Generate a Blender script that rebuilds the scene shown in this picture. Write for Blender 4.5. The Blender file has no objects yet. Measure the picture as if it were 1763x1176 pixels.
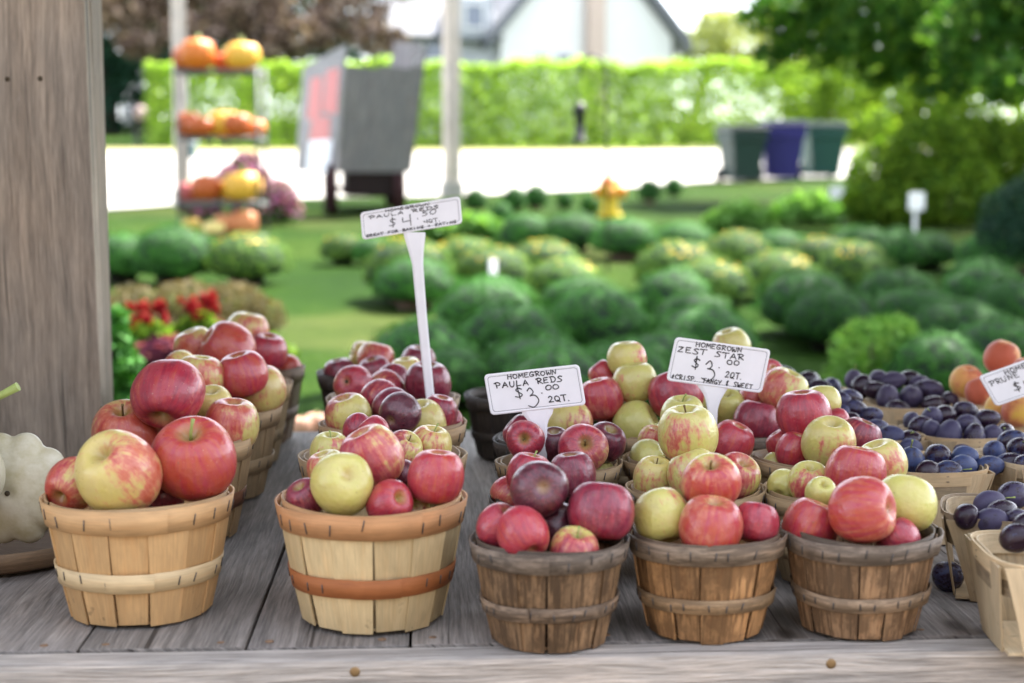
import bpy, bmesh, math, random
import numpy as np
from mathutils import Vector, Matrix

# ------------------------------------------------------------------ camera, world, sun, exposure
SC = bpy.context.scene
COL = SC.collection
F, CX, CY = 2640.0, 881.5, 588.0            # focal length and centre in photo pixels (1763 wide)
PITCH, YAW = math.radians(6.46), math.radians(2.98)
HC = 0.492                                  # camera height above the table top (z = 0)
cam_d = bpy.data.cameras.new("camera")
cam = bpy.data.objects.new("camera", cam_d)
COL.objects.link(cam)
cam.location = (0, 0, HC)
cam.rotation_euler = (math.radians(90) - PITCH, 0, -YAW)
cam_d.sensor_width = 36.0
cam_d.lens = F / 1763.0 * 36.0
cam_d.clip_start = 0.05
cam_d.clip_end = 600
cam_d.dof.use_dof = True
cam_d.dof.focus_distance = 1.88
cam_d.dof.aperture_fstop = 3.4
cam_d.dof.aperture_blades = 9
SC.camera = cam

SUN_EL, SUN_AZ = math.radians(54), math.radians(48)     # azimuth from +Y towards +X
world = bpy.data.worlds.new("World")
SC.world = world
world.use_nodes = True
wn = world.node_tree
sky = wn.nodes.new("ShaderNodeTexSky")
sky.sky_type = 'NISHITA'
sky.sun_disc = False
sky.sun_elevation = SUN_EL
sky.sun_rotation = SUN_AZ
sky.air_density = 0.6
sky.dust_density = 1.2
sky.ozone_density = 1.0
bg = wn.nodes["Background"]
hazy = wn.nodes.new("ShaderNodeHueSaturation")       # a thin milky veil over the blue
hazy.inputs["Saturation"].default_value = 0.36
wn.links.new(sky.outputs[0], hazy.inputs["Color"])
wn.links.new(hazy.outputs[0], bg.inputs[0])
bg.inputs[1].default_value = 0.15
sun_d = bpy.data.lights.new("sun", 'SUN')
sun_d.energy = 4.6
sun_d.angle = math.radians(0.5)
sun_d.color = (1.0, 0.95, 0.86)
sun = bpy.data.objects.new("sun", sun_d)
COL.objects.link(sun)
to_sun = Vector((math.cos(SUN_EL) * math.sin(SUN_AZ), math.cos(SUN_EL) * math.cos(SUN_AZ), math.sin(SUN_EL)))
sun.rotation_euler = to_sun.to_track_quat('Z', 'Y').to_euler()
sun.location = to_sun * 60
SC.view_settings.view_transform = 'Standard'
SC.view_settings.look = 'None'
SC.view_settings.gamma = 1.0
SC.view_settings.exposure = 2.8
SC.cycles.use_denoising = True
SC.cycles.max_bounces = 8
SC.cycles.transparent_max_bounces = 4
SC.cycles.caustics_reflective = False
SC.cycles.caustics_refractive = False

RC = cam.rotation_euler.to_matrix()
RIGHT, UP, BACK = RC @ Vector((1, 0, 0)), RC @ Vector((0, 1, 0)), RC @ Vector((0, 0, 1))
CAMP = Vector((0, 0, HC))
def ray(px, py):
    return RC @ Vector(((px - CX) / F, -(py - CY) / F, -1.0))
def P(px, py, d):                           # photo pixel at a distance along the view axis
    return CAMP + ray(px, py) * d
def H(px, py, z):                           # photo pixel on the level plane at height z
    r = ray(px, py)
    return CAMP + r * ((z - HC) / r.z)
GS, G0 = 0.0356, HC - 1.1                   # the lawn rises gently away from the stall
def gz(y):
    return G0 + GS * y
def G(px, py):                              # photo pixel on the lawn
    r = ray(px, py)
    t = (G0 - HC) / (r.z - GS * r.y)
    return CAMP + r * t
def vdist(p):
    return (p - CAMP).dot(-BACK)
def camdir(v):                              # (right, up, towards camera) -> world
    return (RIGHT * v[0] + UP * v[1] + BACK * v[2]).normalized()

# ------------------------------------------------------------------ object helpers
def tag(o, label=None, cat=None, group=None, kind=None):
    if label: o["label"] = label
    if cat: o["category"] = cat
    if group: o["group"] = group
    if kind: o["kind"] = kind
    return o
def empty(name, loc=(0, 0, 0), rz=0.0):
    o = bpy.data.objects.new(name, None)
    o.location = loc
    o.rotation_euler = (0, 0, rz)
    o.empty_display_size = 0.05
    COL.objects.link(o)
    return o
def obj(name, me, parent=None, loc=(0, 0, 0), rot=(0, 0, 0), color=None):
    o = bpy.data.objects.new(name, me)
    o.location = loc
    o.rotation_euler = rot
    if color is not None: o.color = tuple(color) + ((1.0,) if len(color) == 3 else ())
    COL.objects.link(o)
    if parent: o.parent = parent
    return o
def mesh_np(name, verts, faces, mat=None, smooth=False):
    me = bpy.data.meshes.new(name)
    me.from_pydata([tuple(v) for v in verts], [], [tuple(f) for f in faces])
    if mat: me.materials.append(mat)
    if smooth:
        me.polygons.foreach_set("use_smooth", [True] * len(me.polygons))
    me.update()
    return me
class MB:
    """collects shapes into one mesh, with a UV along the grain and a random shade per piece"""
    def __init__(self):
        self.bm = bmesh.new()
        self.uv = self.bm.loops.layers.uv.new("UVMap")
        self.sh = self.bm.loops.layers.float_color.new("shade")
    def face(self, vs, uvs=None, shade=0.5, mi=0, smooth=False):
        try:
            f = self.bm.faces.new(vs)
        except ValueError:
            return None
        f.material_index = mi
        f.smooth = smooth
        for i, l in enumerate(f.loops):
            if uvs: l[self.uv].uv = uvs[i]
            l[self.sh] = (shade, shade, shade, 1)
        return f
    def v(self, co):
        return self.bm.verts.new(co)
    def box(self, c, s, M=None, shade=0.5, mi=0, bevel=0.0, uvo=None):
        """box with centre c, sizes s; grain runs along the longest side"""
        c = Vector(c); h = Vector(s) * 0.5
        ax = max(range(3), key=lambda i: s[i])
        if uvo is None: uvo = (random.random() * 7, random.random() * 7)
        vs = []
        for i in range(8):
            p = Vector((h.x if i & 1 else -h.x, h.y if i & 2 else -h.y, h.z if i & 4 else -h.z))
            q = c + p
            if M is not None: q = M @ q
            vs.append((self.v(q), p))
        new = []
        for quad in ((0, 2, 3, 1), (4, 5, 7, 6), (0, 1, 5, 4), (2, 6, 7, 3), (0, 4, 6, 2), (1, 3, 7, 5)):
            pts = [vs[k][1] for k in quad]
            spread = [max(p[a] for p in pts) - min(p[a] for p in pts) for a in range(3)]
            other = [a for a in range(3) if a != ax and spread[a] > 1e-9]
            uvs = []
            for p in pts:
                uu = sum(p[a] for a in other)
                uvs.append((uu + uvo[0], p[ax] + uvo[1]))
            new.append(self.face([vs[k][0] for k in quad], uvs, shade, mi))
        if bevel > 0:
            es = list({e for f in new for e in f.edges})
            bmesh.ops.bevel(self.bm, geom=es, offset=bevel, segments=2, profile=0.6, affect='EDGES')
        return new
    def tube(self, pts, rads, n=8, shade=0.5, mi=0, cap=True):
        pts = [Vector(p) for p in pts]
        if not hasattr(rads, '__len__'): rads = [rads] * len(pts)
        rings = []
        ref = Vector((0.3, 0.2, 0.93))
        for i, p in enumerate(pts):
            d = (pts[min(i + 1, len(pts) - 1)] - pts[max(i - 1, 0)]).normalized()
            a = d.cross(ref)
            if a.length < 0.05: a = d.cross(Vector((1, 0, 0)))
            a.normalize(); b = d.cross(a)
            rings.append([self.v(p + (a * math.cos(2 * math.pi * k / n) + b * math.sin(2 * math.pi * k / n)) * rads[i]) for k in range(n)])
        L = 0
        for i in range(len(pts) - 1):
            L2 = L + (pts[i + 1] - pts[i]).length
            for k in range(n):
                k2 = (k + 1) % n
                self.face([rings[i][k], rings[i][k2], rings[i + 1][k2], rings[i + 1][k]],
                          [(k * rads[i], L), ((k + 1) * rads[i], L), ((k + 1) * rads[i], L2), (k * rads[i], L2)], shade, mi, True)
            L = L2
        if cap:
            self.face(list(reversed(rings[0])), None, shade, mi)
            self.face(rings[-1], None, shade, mi)
    def lathe(self, prof, n=24, M=None, shade=0.5, mi=0, smooth=True, mod=None):
        """prof: list of (r, z); closed at r == 0"""
        rings = []
        for r, z in prof:
            if r <= 1e-6:
                p = Vector((0, 0, z)); rings.append([self.v(M @ p if M else p)])
            else:
                ring = []
                for k in range(n):
                    a = 2 * math.pi * k / n
                    rr = r * (mod(a, r, z) if mod else 1)
                    p = Vector((rr * math.cos(a), rr * math.sin(a), z))
                    ring.append(self.v(M @ p if M else p))
                rings.append(ring)
        for i in range(len(rings) - 1):
            A, B = rings[i], rings[i + 1]
            for k in range(n):
                k2 = (k + 1) % n
                u0, u1 = k / n, (k + 1) / n
                v0, v1 = prof[i][1], prof[i + 1][1]
                if len(A) == 1 and len(B) == 1: continue
                if len(A) == 1: self.face([A[0], B[k2], B[k]], [(u0, v0), (u1, v1), (u0, v1)], shade, mi, smooth)
                elif len(B) == 1: self.face([A[k], A[k2], B[0]], [(u0, v0), (u1, v0), (u0, v1)], shade, mi, smooth)
                else: self.face([A[k], A[k2], B[k2], B[k]], [(u0, v0), (u1, v0), (u1, v1), (u0, v1)], shade, mi, smooth)
    def mesh(self, name, *mats):
        bmesh.ops.recalc_face_normals(self.bm, faces=self.bm.faces[:])
        me = bpy.data.meshes.new(name)
        self.bm.to_mesh(me)
        self.bm.free()
        for m in mats: me.materials.append(m)
        return me
    def build(self, name, mats, parent=None, loc=(0, 0, 0), rot=(0, 0, 0), color=None):
        if not isinstance(mats, (list, tuple)): mats = [mats]
        return obj(name, self.mesh(name, *mats), parent, loc, rot, color)
def catmull(pts, n=6, closed=False):
    pts = [np.array(p, float) for p in pts]
    out = []
    m = len(pts)
    for i in range(m if closed else m - 1):
        if closed: a, b, c, d = pts[i - 1], pts[i], pts[(i + 1) % m], pts[(i + 2) % m]
        else: a, b, c, d = pts[max(i - 1, 0)], pts[i], pts[i + 1], pts[min(i + 2, m - 1)]
        for k in range(n):
            t = k / n
            out.append(0.5 * ((2 * b) + (c - a) * t + (2 * a - 5 * b + 4 * c - d) * t * t + (3 * b - a - 3 * c + d) * t ** 3))
    if not closed: out.append(pts[-1])
    return out

# ------------------------------------------------------------------ materials
class NT:
    def __init__(self, name):
        self.m = bpy.data.materials.new(name)
        self.m.use_nodes = True
        self.t = self.m.node_tree
        self.t.nodes.clear()
        self.out = self.t.nodes.new("ShaderNodeOutputMaterial")
    def n(self, typ, _set=None, **kw):
        nd = self.t.nodes.new("ShaderNode" + typ)
        for k, v in (_set or {}).items(): setattr(nd, k, v)
        for k, v in kw.items():
            key = k.replace("_", " ") if not k.startswith("i") or not k[1:].isdigit() else int(k[1:])
            self.set(nd.inputs[key], v)
        return nd
    def set(self, sock, v):
        if isinstance(v, bpy.types.NodeSocket): self.t.links.new(v, sock)
        elif isinstance(v, bpy.types.Node): self.t.links.new(v.outputs[0], sock)
        else:
            if sock.type == 'RGBA' and len(v) == 3: v = tuple(v) + (1,)
            sock.default_value = v
    def math(self, op, a, b=0.0, c=0.0, clamp=False):
        nd = self.t.nodes.new("ShaderNodeMath"); nd.operation = op; nd.use_clamp = clamp
        for i, v in enumerate((a, b, c)): self.set(nd.inputs[i], v)
        return nd.outputs[0]
    def mix(self, fac, a, b, blend='MIX'):
        nd = self.t.nodes.new("ShaderNodeMix"); nd.data_type = 'RGBA'; nd.blend_type = blend; nd.clamp_factor = True
        self.set(nd.inputs[0], fac); self.set(nd.inputs[6], a); self.set(nd.inputs[7], b)
        return nd.outputs[2]
    def ramp(self, fac, stops, interp='LINEAR'):
        nd = self.t.nodes.new("ShaderNodeValToRGB"); nd.color_ramp.interpolation = interp
        cr = nd.color_ramp
        while len(cr.elements) < len(stops): cr.elements.new(0.5)
        for e, (p, c) in zip(cr.elements, stops):
            e.position = p
            e.color = (c, c, c, 1) if not hasattr(c, '__len__') else tuple(c) + (1,)
        self.set(nd.inputs[0], fac)
        return nd.outputs[0]
    def noise(self, vec, scale, detail=3.0, rough=0.55, w=None, dist=0.0):
        nd = self.t.nodes.new("ShaderNodeTexNoise")
        if w is not None:
            nd.noise_dimensions = '4D'; self.set(nd.inputs["W"], w)
        self.set(nd.inputs["Vector"], vec)
        nd.inputs["Scale"].default_value = scale
        nd.inputs["Detail"].default_value = detail
        nd.inputs["Roughness"].default_value = rough
        nd.inputs["Distortion"].default_value = dist
        return nd.outputs[0]
    def st(self, v, a=0.34, b=0.66):
        nd = self.t.nodes.new("ShaderNodeMapRange")
        self.set(nd.inputs[0], v); nd.inputs[1].default_value = a; nd.inputs[2].default_value = b
        return nd.outputs[0]
    def mapping(self, vec, scale=(1, 1, 1), loc=(0, 0, 0)):
        nd = self.t.nodes.new("ShaderNodeMapping")
        self.set(nd.inputs[0], vec); nd.inputs["Scale"].default_value = scale
        self.set(nd.inputs["Location"], loc)
        return nd.outputs[0]
    def coord(self, which="Object"):
        return self.t.nodes.new("ShaderNodeTexCoord").outputs[which]
    def info(self, which):
        return self.t.nodes.new("ShaderNodeObjectInfo").outputs[which]
    def sep(self, v):
        nd = self.t.nodes.new("ShaderNodeSeparateXYZ"); self.set(nd.inputs[0], v); return nd.outputs
    def comb(self, x, y, z):
        nd = self.t.nodes.new("ShaderNodeCombineXYZ")
        for i, v in enumerate((x, y, z)): self.set(nd.inputs[i], v)
        return nd.outputs[0]
    def attr(self, name):
        nd = self.t.nodes.new("ShaderNodeAttribute"); nd.attribute_name = name; return nd
    def bump(self, h, strength, dist):
        nd = self.t.nodes.new("ShaderNodeBump")
        nd.inputs["Strength"].default_value = strength; nd.inputs["Distance"].default_value = dist
        self.set(nd.inputs["Height"], h)
        return nd.outputs[0]
    def bsdf(self, color, rough=0.6, normal=None, spec=0.5, metal=0.0, **kw):
        b = self.t.nodes.new("ShaderNodeBsdfPrincipled")
        self.set(b.inputs["Base Color"], color)
        self.set(b.inputs["Roughness"], rough)
        self.set(b.inputs["Specular IOR Level"], spec)
        b.inputs["Metallic"].default_value = metal
        if normal is not None: self.set(b.inputs["Normal"], normal)
        for k, v in kw.items(): self.set(b.inputs[k.replace("_", " ")], v)
        return b
    def done(self, shader):
        self.t.links.new(shader.outputs[0] if isinstance(shader, bpy.types.Node) else shader, self.out.inputs[0])
        return self.m

def simple(name, color, rough=0.6, var=0.12, scale=8.0, bump=0.0, bscale=60.0, spec=0.4, metal=0.0):
    t = NT(name)
    co = t.coord()
    n = t.noise(co, scale, 4)
    c = t.mix(n, tuple(x * (1 - var * 1.6) for x in color), tuple(min(1, x * (1 + var * 1.6)) for x in color))
    nm = t.bump(t.noise(co, bscale, 4), bump, 0.002) if bump else None
    return t.done(t.bsdf(c, rough, nm, spec, metal))
def tinted(name, rough=0.55, var=0.2, scale=10.0, spec=0.4, bump=0.0):
    """colour comes from the object's own colour"""
    t = NT(name)
    co = t.coord()
    n = t.noise(co, scale, 4, w=t.info("Random"))
    k = t.math('MULTIPLY_ADD', n, 2 * var, 1 - var)
    c = t.mix(1.0, t.info("Color"), t.comb(k, k, k), 'MULTIPLY')
    nm = t.bump(t.noise(co, 90, 3), bump, 0.002) if bump else None
    return t.done(t.bsdf(c, rough, nm, spec))
def foliage(name, dark, mid, light, trans=0.35, rough=0.65, objvar=0.15):
    t = NT(name)
    g = t.t.nodes.new("ShaderNodeNewGeometry")
    isl = g.outputs["Random Per Island"]
    c = t.ramp(isl, [(0.0, dark), (0.5, mid), (1.0, light)])
    big = t.noise(t.coord(), 1.3, 2, w=t.info("Random"))
    k = t.math('ADD', t.math('MULTIPLY_ADD', big, 0.7, 0.65), t.math('MULTIPLY_ADD', t.info("Random"), 2 * objvar, -objvar))
    c = t.mix(1.0, c, t.comb(k, k, k), 'MULTIPLY')
    b = t.bsdf(c, rough, None, 0.12)
    tr = t.t.nodes.new("ShaderNodeBsdfTranslucent")
    t.set(tr.inputs[0], t.mix(1.0, c, (1.25, 1.2, 0.6), 'MULTIPLY'))
    mx = t.t.nodes.new("ShaderNodeMixShader")
    mx.inputs[0].default_value = trans
    t.t.links.new(b.outputs[0], mx.inputs[1]); t.t.links.new(tr.outputs[0], mx.inputs[2])
    return t.done(mx)

# old planks: grey grained wood; colour from the object
def plank_mat(name, grain=1.0, ring=0.5):
    t = NT(name)
    uv = t.t.nodes.new("ShaderNodeUVMap").outputs[0]
    rnd = t.info("Random")
    s = t.sep(uv)
    wob = t.noise(t.comb(t.math('MULTIPLY', s[0], 5), t.math('MULTIPLY', s[1], 2.0), 0), 1.0, 2, w=t.math('MULTIPLY', rnd, 30))
    u = t.math('ADD', s[0], t.math('MULTIPLY', wob, 0.035))
    fine = t.noise(t.comb(t.math('MULTIPLY', u, 380), t.math('MULTIPLY', s[1], 20), 0), 1.0, 4, 0.65, w=t.math('MULTIPLY', rnd, 20))
    coarse = t.noise(t.comb(t.math('MULTIPLY', u, 70), t.math('MULTIPLY', s[1], 2.8), 0), 1.0, 3, 0.6, w=t.math('MULTIPLY', rnd, 50))
    wav = t.math('MULTIPLY_ADD', t.math('SINE', t.math('MULTIPLY_ADD', coarse, 26.0, t.math('MULTIPLY', u, 160))), 0.5, 0.5)
    blot = t.noise(t.comb(t.math('MULTIPLY', s[0], 9), t.math('MULTIPLY', s[1], 4), 3), 1.0, 4, 0.6, w=t.math('MULTIPLY', rnd, 9))
    fine, coarse = t.st(fine), t.st(coarse)
    k = t.math('MULTIPLY_ADD', fine, 0.55 * grain, 0.44)
    k = t.math('ADD', k, t.math('MULTIPLY', coarse, 0.42))
    k = t.math('MULTIPLY', k, t.math('MULTIPLY_ADD', wav, ring * 0.35, 1 - ring * 0.2))
    k = t.math('MULTIPLY', k, t.math('MULTIPLY_ADD', blot, 0.8, 0.6))
    c = t.mix(1.0, t.info("Color"), t.comb(k, k, k), 'MULTIPLY')
    warm = t.math('MULTIPLY', t.ramp(blot, [(0.45, 0.0), (0.75, 1.0)]), 0.35)
    c = t.mix(warm, c, t.mix(1.0, c, (1.18, 0.98, 0.8), 'MULTIPLY'))
    crack = t.ramp(t.noise(t.comb(t.math('MULTIPLY', u, 95), t.math('MULTIPLY', s[1], 1.1), 7), 1.0, 2, 0.5, w=t.math('MULTIPLY', rnd, 33)), [(0.31, 1.0), (0.345, 0.0)])
    c = t.mix(t.math('MULTIPLY', crack, 0.8), c, (0.02, 0.016, 0.013))
    scuff = t.ramp(t.noise(t.comb(t.math('MULTIPLY', s[0], 60), t.math('MULTIPLY', s[1], 26), 1), 1.0, 4, 0.7, w=rnd), [(0.66, 0.0), (0.74, 1.0)])
    c = t.mix(t.math('MULTIPLY', scuff, 0.4), c, (0.42, 0.40, 0.385))
    # small dark knots
    vo = t.n("TexVoronoi", {"feature": 'F1'}, Vector=t.comb(t.math('MULTIPLY', s[0], 9), t.math('MULTIPLY', s[1], 4.2), rnd), Scale=1.0)
    knot = t.ramp(vo.outputs["Distance"], [(0.045, 1.0), (0.12, 0.0)])
    keep = t.ramp(t.sep(vo.outputs["Color"])[0], [(0.60, 0.0), (0.63, 1.0)])
    halo = t.ramp(vo.outputs["Distance"], [(0.10, 1.0), (0.26, 0.0)])
    c = t.mix(t.math('MULTIPLY', t.math('MULTIPLY', halo, keep), 0.4), c, (0.10, 0.07, 0.048))
    c = t.mix(t.math('MULTIPLY', t.math('MULTIPLY', knot, keep), 0.85), c, (0.03, 0.022, 0.016))
    h = t.math('ADD', t.math('MULTIPLY', fine, 0.6), t.math('MULTIPLY', wav, 0.5 * ring))
    nm = t.bump(h, 0.7, 0.002)
    return t.done(t.bsdf(c, 0.72, nm, 0.3))
# thin basket veneer: colour from the object, alpha = how weathered
def veneer_mat():
    t = NT("basket_veneer")
    uv = t.t.nodes.new("ShaderNodeUVMap").outputs[0]
    s = t.sep(uv)
    oi = t.t.nodes.new("ShaderNodeObjectInfo")
    col, rnd, wea = oi.outputs["Color"], oi.outputs["Random"], oi.outputs["Alpha"]
    sh = t.sep(t.attr("shade").outputs["Color"])[0]
    w = t.math('MULTIPLY_ADD', rnd, 40, t.math('MULTIPLY', sh, 30))
    fine = t.noise(t.comb(t.math('MULTIPLY', s[0], 650), t.math('MULTIPLY', s[1], 26), 0), 1.0, 3, 0.6, w=w)
    med = t.noise(t.comb(t.math('MULTIPLY', s[0], 110), t.math('MULTIPLY', s[1], 14), 0), 1.0, 4, 0.6, w=w)
    fig = t.noise(t.comb(t.math('MULTIPLY', s[0], 45), t.math('MULTIPLY', s[1], 16), 4), 1.0, 3, 0.5, w=w, dist=1.2)
    k = t.math('ADD', t.math('MULTIPLY_ADD', sh, 0.40, 0.60), t.math('ADD', t.math('MULTIPLY', t.st(fine), 0.20), t.math('MULTIPLY', t.math('SUBTRACT', fig, 0.5), 0.6)))
    c = t.mix(1.0, col, t.comb(k, k, k), 'MULTIPLY')
    ora = t.math('MULTIPLY', t.ramp(med, [(0.5, 0.0), (0.75, 1.0)]), 0.35)
    c = t.mix(ora, c, t.mix(1.0, c, (1.12, 0.86, 0.62), 'MULTIPLY'))
    # weathering: dark streaks and mildew spots
    streak = t.ramp(t.noise(t.comb(t.math('MULTIPLY', s[0], 190), t.math('MULTIPLY', s[1], 22), 2), 1.0, 5, 0.7, w=w), [(0.45, 0.0), (0.55, 1.0)])
    blot = t.ramp(t.noise(t.coord(), 30, 5, 0.65, w=rnd), [(0.46, 0.0), (0.58, 1.0)])
    dirt = t.math('MULTIPLY', t.math('MAXIMUM', t.math('MULTIPLY', streak, 0.85), t.math('MULTIPLY', blot, 0.75)), wea)
    c = t.mix(dirt, c, t.mix(1.0, c, (0.17, 0.155, 0.145), 'MULTIPLY'))
    spots = t.ramp(t.noise(t.coord(), 95, 3, 0.5, w=rnd), [(0.64, 0.0), (0.72, 1.0)])
    low = t.ramp(t.sep(t.coord())[2], [(0.0, 1.0), (0.055, 0.0)])
    c = t.mix(t.math('MULTIPLY', t.math('MULTIPLY', spots, low), 0.6), c, (0.07, 0.05, 0.035))
    nm = t.bump(t.math('ADD', fine, t.math('MULTIPLY', fig, 0.6)), 0.35, 0.0008)
    return t.done(t.bsdf(c, 0.62, nm, 0.32))
def apple_mat():
    """object colour: R = how green the ground colour is, G = how much red covers it, B = how dark the red is; alpha = bloom"""
    t = NT("apple_skin")
    oi = t.t.nodes.new("ShaderNodeObjectInfo")
    sp = t.t.nodes.new("ShaderNodeSeparateColor"); t.t.links.new(oi.outputs["Color"], sp.inputs[0])
    green, red, dark = sp.outputs[0], sp.outputs[1], sp.outputs[2]
    rnd = t.math('MULTIPLY', oi.outputs["Random"], 60)
    co = t.coord()
    s = t.sep(co)
    rr = t.math('SQRT', t.math('ADD', t.math('MULTIPLY', s[0], s[0]), t.math('MULTIPLY', s[1], s[1])))
    inv = t.math('DIVIDE', 7.5, t.math('ADD', rr, 0.22))
    swirl = t.noise(co, 1.6, 2, w=rnd)
    sv = t.comb(t.math('MULTIPLY_ADD', swirl, 1.4, t.math('MULTIPLY', s[0], inv)), t.math('MULTIPLY', s[1], inv), t.math('MULTIPLY', s[2], 1.1))
    streak = t.noise(sv, 1.0, 4, 0.62, w=rnd)
    streak2 = t.noise(sv, 3.4, 3, 0.6, w=rnd)
    big = t.noise(co, 1.15, 3, 0.5, w=rnd)
    mot = t.noise(co, 5.0, 5, 0.62, w=rnd)
    a = t.math('MULTIPLY', s[0], 0.42)
    a = t.math('ADD', a, t.math('MULTIPLY', t.math('SUBTRACT', big, 0.5), 1.5))
    a = t.math('ADD', a, t.math('MULTIPLY', t.math('SUBTRACT', streak, 0.5), 1.2))
    a = t.math('ADD', a, t.math('MULTIPLY', t.math('SUBTRACT', mot, 0.5), 1.1))
    a = t.math('ADD', a, t.math('MULTIPLY_ADD', red, 2.4, -1.52))
    mask = t.math('MULTIPLY_ADD', a, 0.95, 0.5, clamp=True)
    ground = t.mix(green, (0.60, 0.44, 0.12), (0.46, 0.50, 0.10))
    ground = t.mix(t.math('MULTIPLY', mot, 0.5), ground, (0.70, 0.60, 0.26))
    dk = t.math('ADD', dark, t.math('MULTIPLY', t.math('SUBTRACT', streak, 0.5), 1.2), clamp=True)
    redc = t.ramp(dk, [(0.0, (0.44, 0.066, 0.022)), (0.28, (0.39, 0.021, 0.044)), (0.62, (0.19, 0.008, 0.034)), (1.0, (0.050, 0.004, 0.016))])
    redc = t.mix(t.ramp(streak2, [(0.50, 0.0), (0.85, 0.35)]), redc, (0.52, 0.10, 0.10))
    pink = t.mix(dark, (0.58, 0.19, 0.11), (0.34, 0.07, 0.08))
    c = t.mix(t.ramp(mask, [(0.18, 0.0), (0.5, 1.0)]), ground, pink)
    c = t.mix(t.ramp(mask, [(0.42, 0.0), (0.82, 1.0)]), c, redc)
    # pale lenticel dots
    vo = t.n("TexVoronoi", {"feature": 'F1'}, Vector=co, Scale=11.0)
    vsz = t.math('MULTIPLY_ADD', t.sep(vo.outputs["Color"])[0], 0.10, 0.045)
    dot = t.math('LESS_THAN', vo.outputs["Distance"], vsz)
    c = t.mix(t.math('MULTIPLY', dot, 0.5), c, (0.62, 0.42, 0.26))
    # greenish russet in the stem hollow, pale eye
    top = t.math('MULTIPLY', t.ramp(rr, [(0.10, 1.0), (0.40, 0.0)]), t.math('GREATER_THAN', s[2], 0.3))
    c = t.mix(t.math('MULTIPLY', top, t.math('MULTIPLY_ADD', streak, 0.8, 0.35)), c, (0.36, 0.30, 0.07))
    bot = t.math('MULTIPLY', t.ramp(rr, [(0.08, 1.0), (0.30, 0.0)]), t.math('LESS_THAN', s[2], -0.3))
    c = t.mix(t.math('MULTIPLY', bot, 0.55), c, (0.40, 0.26, 0.10))
    # brown scuffs
    sc = t.ramp(t.noise(co, 7.0, 2, 0.5, w=t.math('ADD', rnd, 9.0)), [(0.70, 0.0), (0.73, 1.0)])
    c = t.mix(t.math('MULTIPLY', sc, 0.5), c, (0.20, 0.10, 0.045))
    # waxy bloom
    blm = t.math('MULTIPLY', t.ramp(t.noise(co, 2.3, 4, 0.6, w=t.math('ADD', rnd, 4.0)), [(0.38, 0.04), (0.70, 0.40)]), oi.outputs["Alpha"])
    c = t.mix(blm, c, (0.50, 0.28, 0.32))
    nm = t.bump(t.math('ADD', t.noise(co, 3.0, 2, w=rnd), t.math('MULTIPLY', t.noise(co, 40, 2), 0.05)), 0.12, 0.02)
    rg = t.math('MULTIPLY_ADD', mot, 0.18, 0.21)
    b = t.bsdf(c, rg, nm, 0.6)
    b.inputs["Subsurface Weight"].default_value = 0.06
    b.inputs["Subsurface Radius"].default_value = (0.6, 0.25, 0.1)
    b.inputs["Subsurface Scale"].default_value = 0.008
    return t.done(b)
def plum_mat():
    t = NT("plum_skin")
    oi = t.t.nodes.new("ShaderNodeObjectInfo")
    rnd = t.math('MULTIPLY', oi.outputs["Random"], 60)
    co = t.coord()
    s = t.sep(co)
    n1 = t.noise(co, 1.3, 5, 0.66, w=rnd)
    n2 = t.noise(t.mapping(co, (1, 1, 0.5)), 3.4, 5, 0.7, w=rnd, dist=0.8)
    skin = t.mix(n1, (0.008, 0.006, 0.018), (0.030, 0.009, 0.022))
    bl = t.math('ADD', t.math('MULTIPLY', n1, 0.6), t.math('MULTIPLY', n2, 0.6))
    amount = t.math('MULTIPLY_ADD', oi.outputs["Random"], 0.36, -0.2)
    rub = t.ramp(t.math('ADD', bl, amount), [(0.53, 0.0), (0.66, 1.0)])
    c = t.mix(t.math('MULTIPLY', rub, 0.8), skin, t.mix(oi.outputs["Alpha"], (0.060, 0.038, 0.075), (0.034, 0.060, 0.165)))
    rg = t.math('MULTIPLY_ADD', rub, 0.34, 0.24)
    nm = t.bump(n2, 0.12, 0.02)
    return t.done(t.bsdf(c, rg, nm, 0.5))
def peach_mat():
    t = NT("peach_skin")
    oi = t.t.nodes.new("ShaderNodeObjectInfo")
    rnd = t.math('MULTIPLY', oi.outputs["Random"], 60)
    co = t.coord()
    n = t.noise(co, 1.2, 3, 0.55, w=rnd)
    f = t.noise(co, 6.0, 4, 0.6, w=rnd)
    a = t.math('ADD', t.math('MULTIPLY', t.sep(co)[0], 0.4), t.math('ADD', t.math('MULTIPLY', n, 1.3), t.math('MULTIPLY', f, 0.3)))
    c = t.ramp(a, [(0.40, (0.70, 0.44, 0.08)), (0.72, (0.66, 0.28, 0.10)), (0.98, (0.46, 0.10, 0.05))])
    b = t.bsdf(c, 0.6, None, 0.3, Sheen_Weight=0.25)
    return t.done(b)
M_PLANK = plank_mat("grey_plank", 1.0, 0.75)
M_POST = plank_mat("post_wood", 0.9, 0.45)
M_VEN = veneer_mat()
M_STAPLE = simple("staple_steel", (0.09, 0.085, 0.085), 0.5, 0.2, 40, metal=0.4)
M_APPLE, M_PLUM, M_PEACH = apple_mat(), plum_mat(), peach_mat()
M_STEM = simple("fruit_stem", (0.16, 0.11, 0.04), 0.7, 0.35, 60)
M_STEMG = simple("green_stem", (0.26, 0.32, 0.09), 0.6, 0.3, 60)
M_CALYX = simple("calyx_dry", (0.06, 0.045, 0.025), 0.8, 0.3, 60)
M_SIGN = simple("sign_plastic", (0.79, 0.80, 0.83), 0.4, 0.055, 34, spec=0.4)
M_INK = simple("marker_ink", (0.010, 0.011, 0.016), 0.5, 0.2, 200)
M_GROOVE = simple("sign_groove", (0.27, 0.28, 0.31), 0.5, 0.1, 60)
M_TINT = tinted("painted_surface", 0.5, 0.12, 6.0)
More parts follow.
